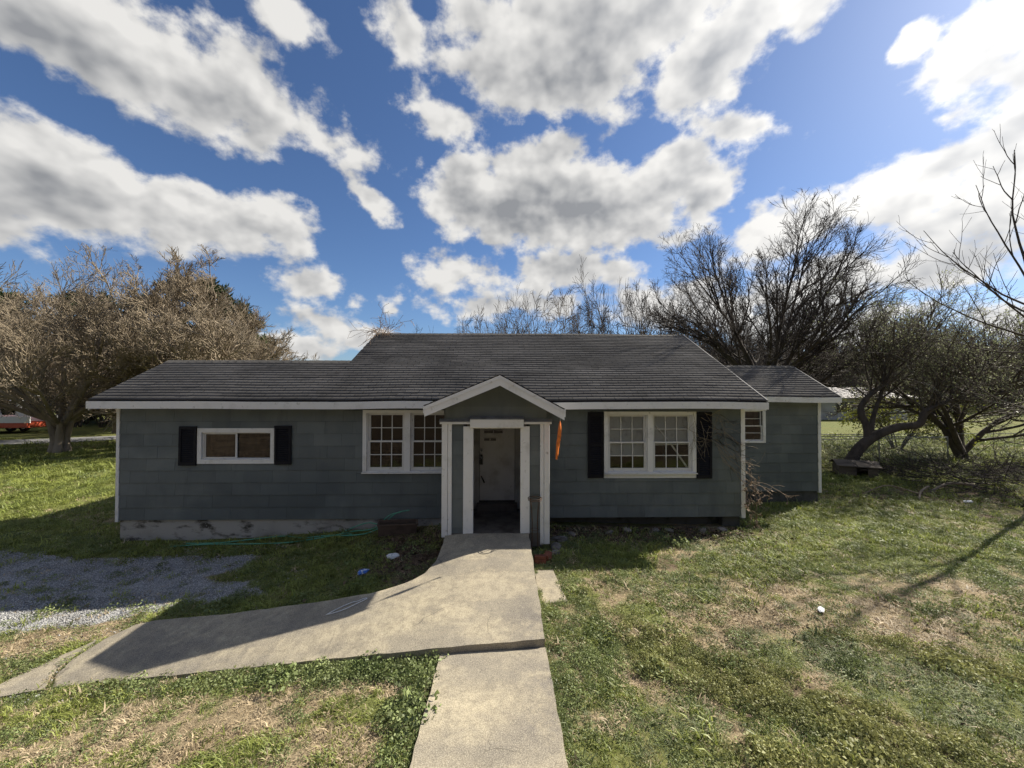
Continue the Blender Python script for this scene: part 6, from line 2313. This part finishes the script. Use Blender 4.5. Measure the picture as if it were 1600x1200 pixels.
# brush: cut twigs and stalks heaped under the fence towards the right tree
sd = []
for _ in range(170):
    x = rgb.uniform(13.8, 21.0)
    y = rgb.uniform(11.0, 14.6) + (x - 14) * 0.15
    sd.append(((x, y, gz(x, y) + rgb.uniform(0, 0.25)), (rgb.normal(-0.5, 1.0), rgb.normal(0, 0.7), rgb.uniform(0.0, 0.45)), rgb.uniform(0.8, 2.0), 0.013))
wd, tw, _ = bare_tree(530, sd, [dict(seg=5, wander=0.10, up=-0.02, k=5, t0=0.2, ang=40, ratio=0.5, rr=0.6, sides=4, end=0.4), dict(seg=4, wander=0.12, up=-0.02, k=3, t0=0.2, ang=38, ratio=0.55, rr=0.6, sides=3, end=0.5), dict(seg=3, wander=0.12, up=-0.02, sides=3)], 0.004)
o = link('brush', fast_mesh('brush', *merge(wd + tw), M['twig_dark'], True))
tag(o, 'dark heap of cut brush along the fence at right', 'brush', kind='stuff')
for i, (a, b, r, lb) in enumerate((((12.0, 10.8), (13.3, 11.7), 0.035, 'pale fallen branch lying in front of the brush heap'), ((13.2, 11.6), (15.0, 11.9), 0.05, 'thick fallen limb leading to the right tree trunk'), ((10.9, 11.4), (12.1, 10.9), 0.022, 'thin fallen stick on the lawn left of the pale branch'))):
    za, zb = gz(*a), gz(*b)
    m_ = ((a[0] + b[0]) / 2, (a[1] + b[1]) / 2 + 0.08, (za + zb) / 2 + 0.13 + 0.1 * i)
    mb = MB()
    mb.tube(smooth_path([(a[0], a[1], za + 0.03), m_, (b[0], b[1], zb + 0.18)], 6), [r * (0.6 + 0.4 * k / 12) for k in range(13)], 7)
    tag(mb.build('fallen_branch', M['bark_tan'], smooth=True), lb, 'branch', 'fallen branches by the brush heap')

# low building beyond the field on the right
fb = thing('shed', 'long low grey shed with pale metal roof far beyond the right fence', 'shed', (38.0, 40.0, gz(38, 40)), -0.05)
mb = MB()
mb.box(-9, 5, 0, 0.2, 0, 2.3)
mb.box(-9, -8.8, 0.2, 9, 0, 2.3)
mb.box(4.8, 5, 0.2, 9, 0, 2.3)
mb.box(-9, 5, 9, 9.2, 0, 2.3)
mb.build('wall', M['far_wall'], fb)
mb = MB()
mb.hexa([(-9.6, -0.9, 2.25), (5.6, -0.9, 2.25), (5.6, 4.6, 3.35), (-9.6, 4.6, 3.35), (-9.6, -0.9, 2.37), (5.6, -0.9, 2.37), (5.6, 4.6, 3.47), (-9.6, 4.6, 3.47)])
mb.hexa([(-9.6, 4.6, 3.35), (5.6, 4.6, 3.35), (5.6, 10.1, 2.25), (-9.6, 10.1, 2.25), (-9.6, 4.6, 3.47), (5.6, 4.6, 3.47), (5.6, 10.1, 2.37), (-9.6, 10.1, 2.37)])
for k in range(25):
    x = -9.5 + k * 0.6
    mb.hexa([(x, -0.91, 2.372), (x + 0.05, -0.91, 2.372), (x + 0.05, 4.6, 3.472), (x, 4.6, 3.472), (x, -0.91, 2.41), (x + 0.05, -0.91, 2.41), (x + 0.05, 4.6, 3.51), (x, 4.6, 3.51)])
mb.build('roof', M['metal_roof'], fb)
for x in (-6.6, -2.5, 1.6):
    wf = MB().box(x, x + 1.9, -0.05, -0.002, 0.75, 1.95).build('window', M['far_wall'], fb)
    MB().box(x + 0.08, x + 0.92, -0.07, -0.052, 0.83, 1.87).build('pane', M['window_dark'], wf)
    MB().box(x + 0.98, x + 1.82, -0.07, -0.052, 0.83, 1.87).build('pane', M['window_dark'], wf)

# white racked trailer with orange-red sides, across the road on the left
tx, ty = -37.4, 29.6
tl = thing('trailer', 'white pipe-racked trailer with orange-red sides parked beyond the road at left', 'trailer', (tx, ty, gz(tx, ty)), 0.08)
mb = MB()
mb.box(-1.9, 2.6, -0.9, -0.82, 0.42, 0.78)
mb.box(-1.9, 2.6, 0.82, 0.9, 0.42, 0.78)
mb.box(-1.98, -1.9, -0.9, 0.9, 0.42, 0.78)
mb.box(2.6, 2.68, -0.9, 0.9, 0.42, 0.78)
mb.box(-1.9, 2.6, -0.82, 0.82, 0.42, 0.5)
mb.build('bed', M['red_paint'], tl)
mb = MB()
mb.box(-2.3, 2.9, -0.96, -0.88, 0.78, 1.25)
mb.box(-2.3, 2.9, 0.88, 0.96, 0.78, 1.25)
mb.hexa([(-3.0, -0.7, 1.0), (-2.3, -0.96, 0.78), (-2.3, 0.96, 0.78), (-3.0, 0.7, 1.0), (-3.0, -0.7, 1.15), (-2.3, -0.96, 1.25), (-2.3, 0.96, 1.25), (-3.0, 0.7, 1.15)])
mb.build('gunwale', M['white_paint'], tl)
for y in (-0.85, 0.85):
    mb = MB()
    mb.tube([(-1.9, y, 1.25), (-1.3, y, 2.35), (0.55, y, 2.35), (0.35, y, 1.25)], 0.06, 6)
    mb.tube([(-1.2, y, 1.25), (-1.25, y, 2.35)], 0.05, 6)
    mb.tube([(0.55, y, 2.35), (1.0, y, 1.25)], 0.05, 6)
    mb.build('rack', M['white_paint'], tl)
mb = MB()
mb.box(1.6, 2.4, -0.6, 0.6, 1.25, 1.75)
mb.tube([(1.7, -0.5, 1.75), (1.7, -0.5, 2.55), (2.0, -0.3, 2.95), (2.5, 0, 2.75), (2.6, 0.3, 2.4), (2.4, 0.5, 1.75)], 0.11, 7)
mb.build('console', M['white_paint'], tl)
for x in (-0.3, 0.6):
    for y in (-0.98, 0.98):
        wl_ = MB().tube([(x, y - 0.1, 0.33), (x, y + 0.1, 0.33)], 0.33, 16).build('wheel', M['tyre'], tl)
        MB().tube([(x, y - 0.115, 0.33), (x, y + 0.115, 0.33)], 0.17, 12).build('rim', M['white_paint'], wl_)
MB().tube([(-1.9, 0, 0.45), (-3.6, 0, 0.45)], 0.05, 6).build('tongue', M['black'], tl)

# posts along the road
for i, (x, y, h, lb) in enumerate(((-28.0, 26.9 + 1.8, 3.4, 'grey wooden post beyond the road just left of the house'), (-23.0, 31.2, 2.6, 'short wooden post seen beside the left corner board'), (-41.5, 27.6, 2.2, 'short wooden post at the left edge beside the trailer'))):
    mb = MB()
    mb.tube([(0, 0, -0.3), (0.02, 0, h * 0.5), (0.0, 0.02, h)], [0.11, 0.10, 0.09], 8)
    o = mb.build('wooden_post', M['wood_grey'], None, on(x, y))
    tag(o, lb, 'post', 'wooden posts along the road')
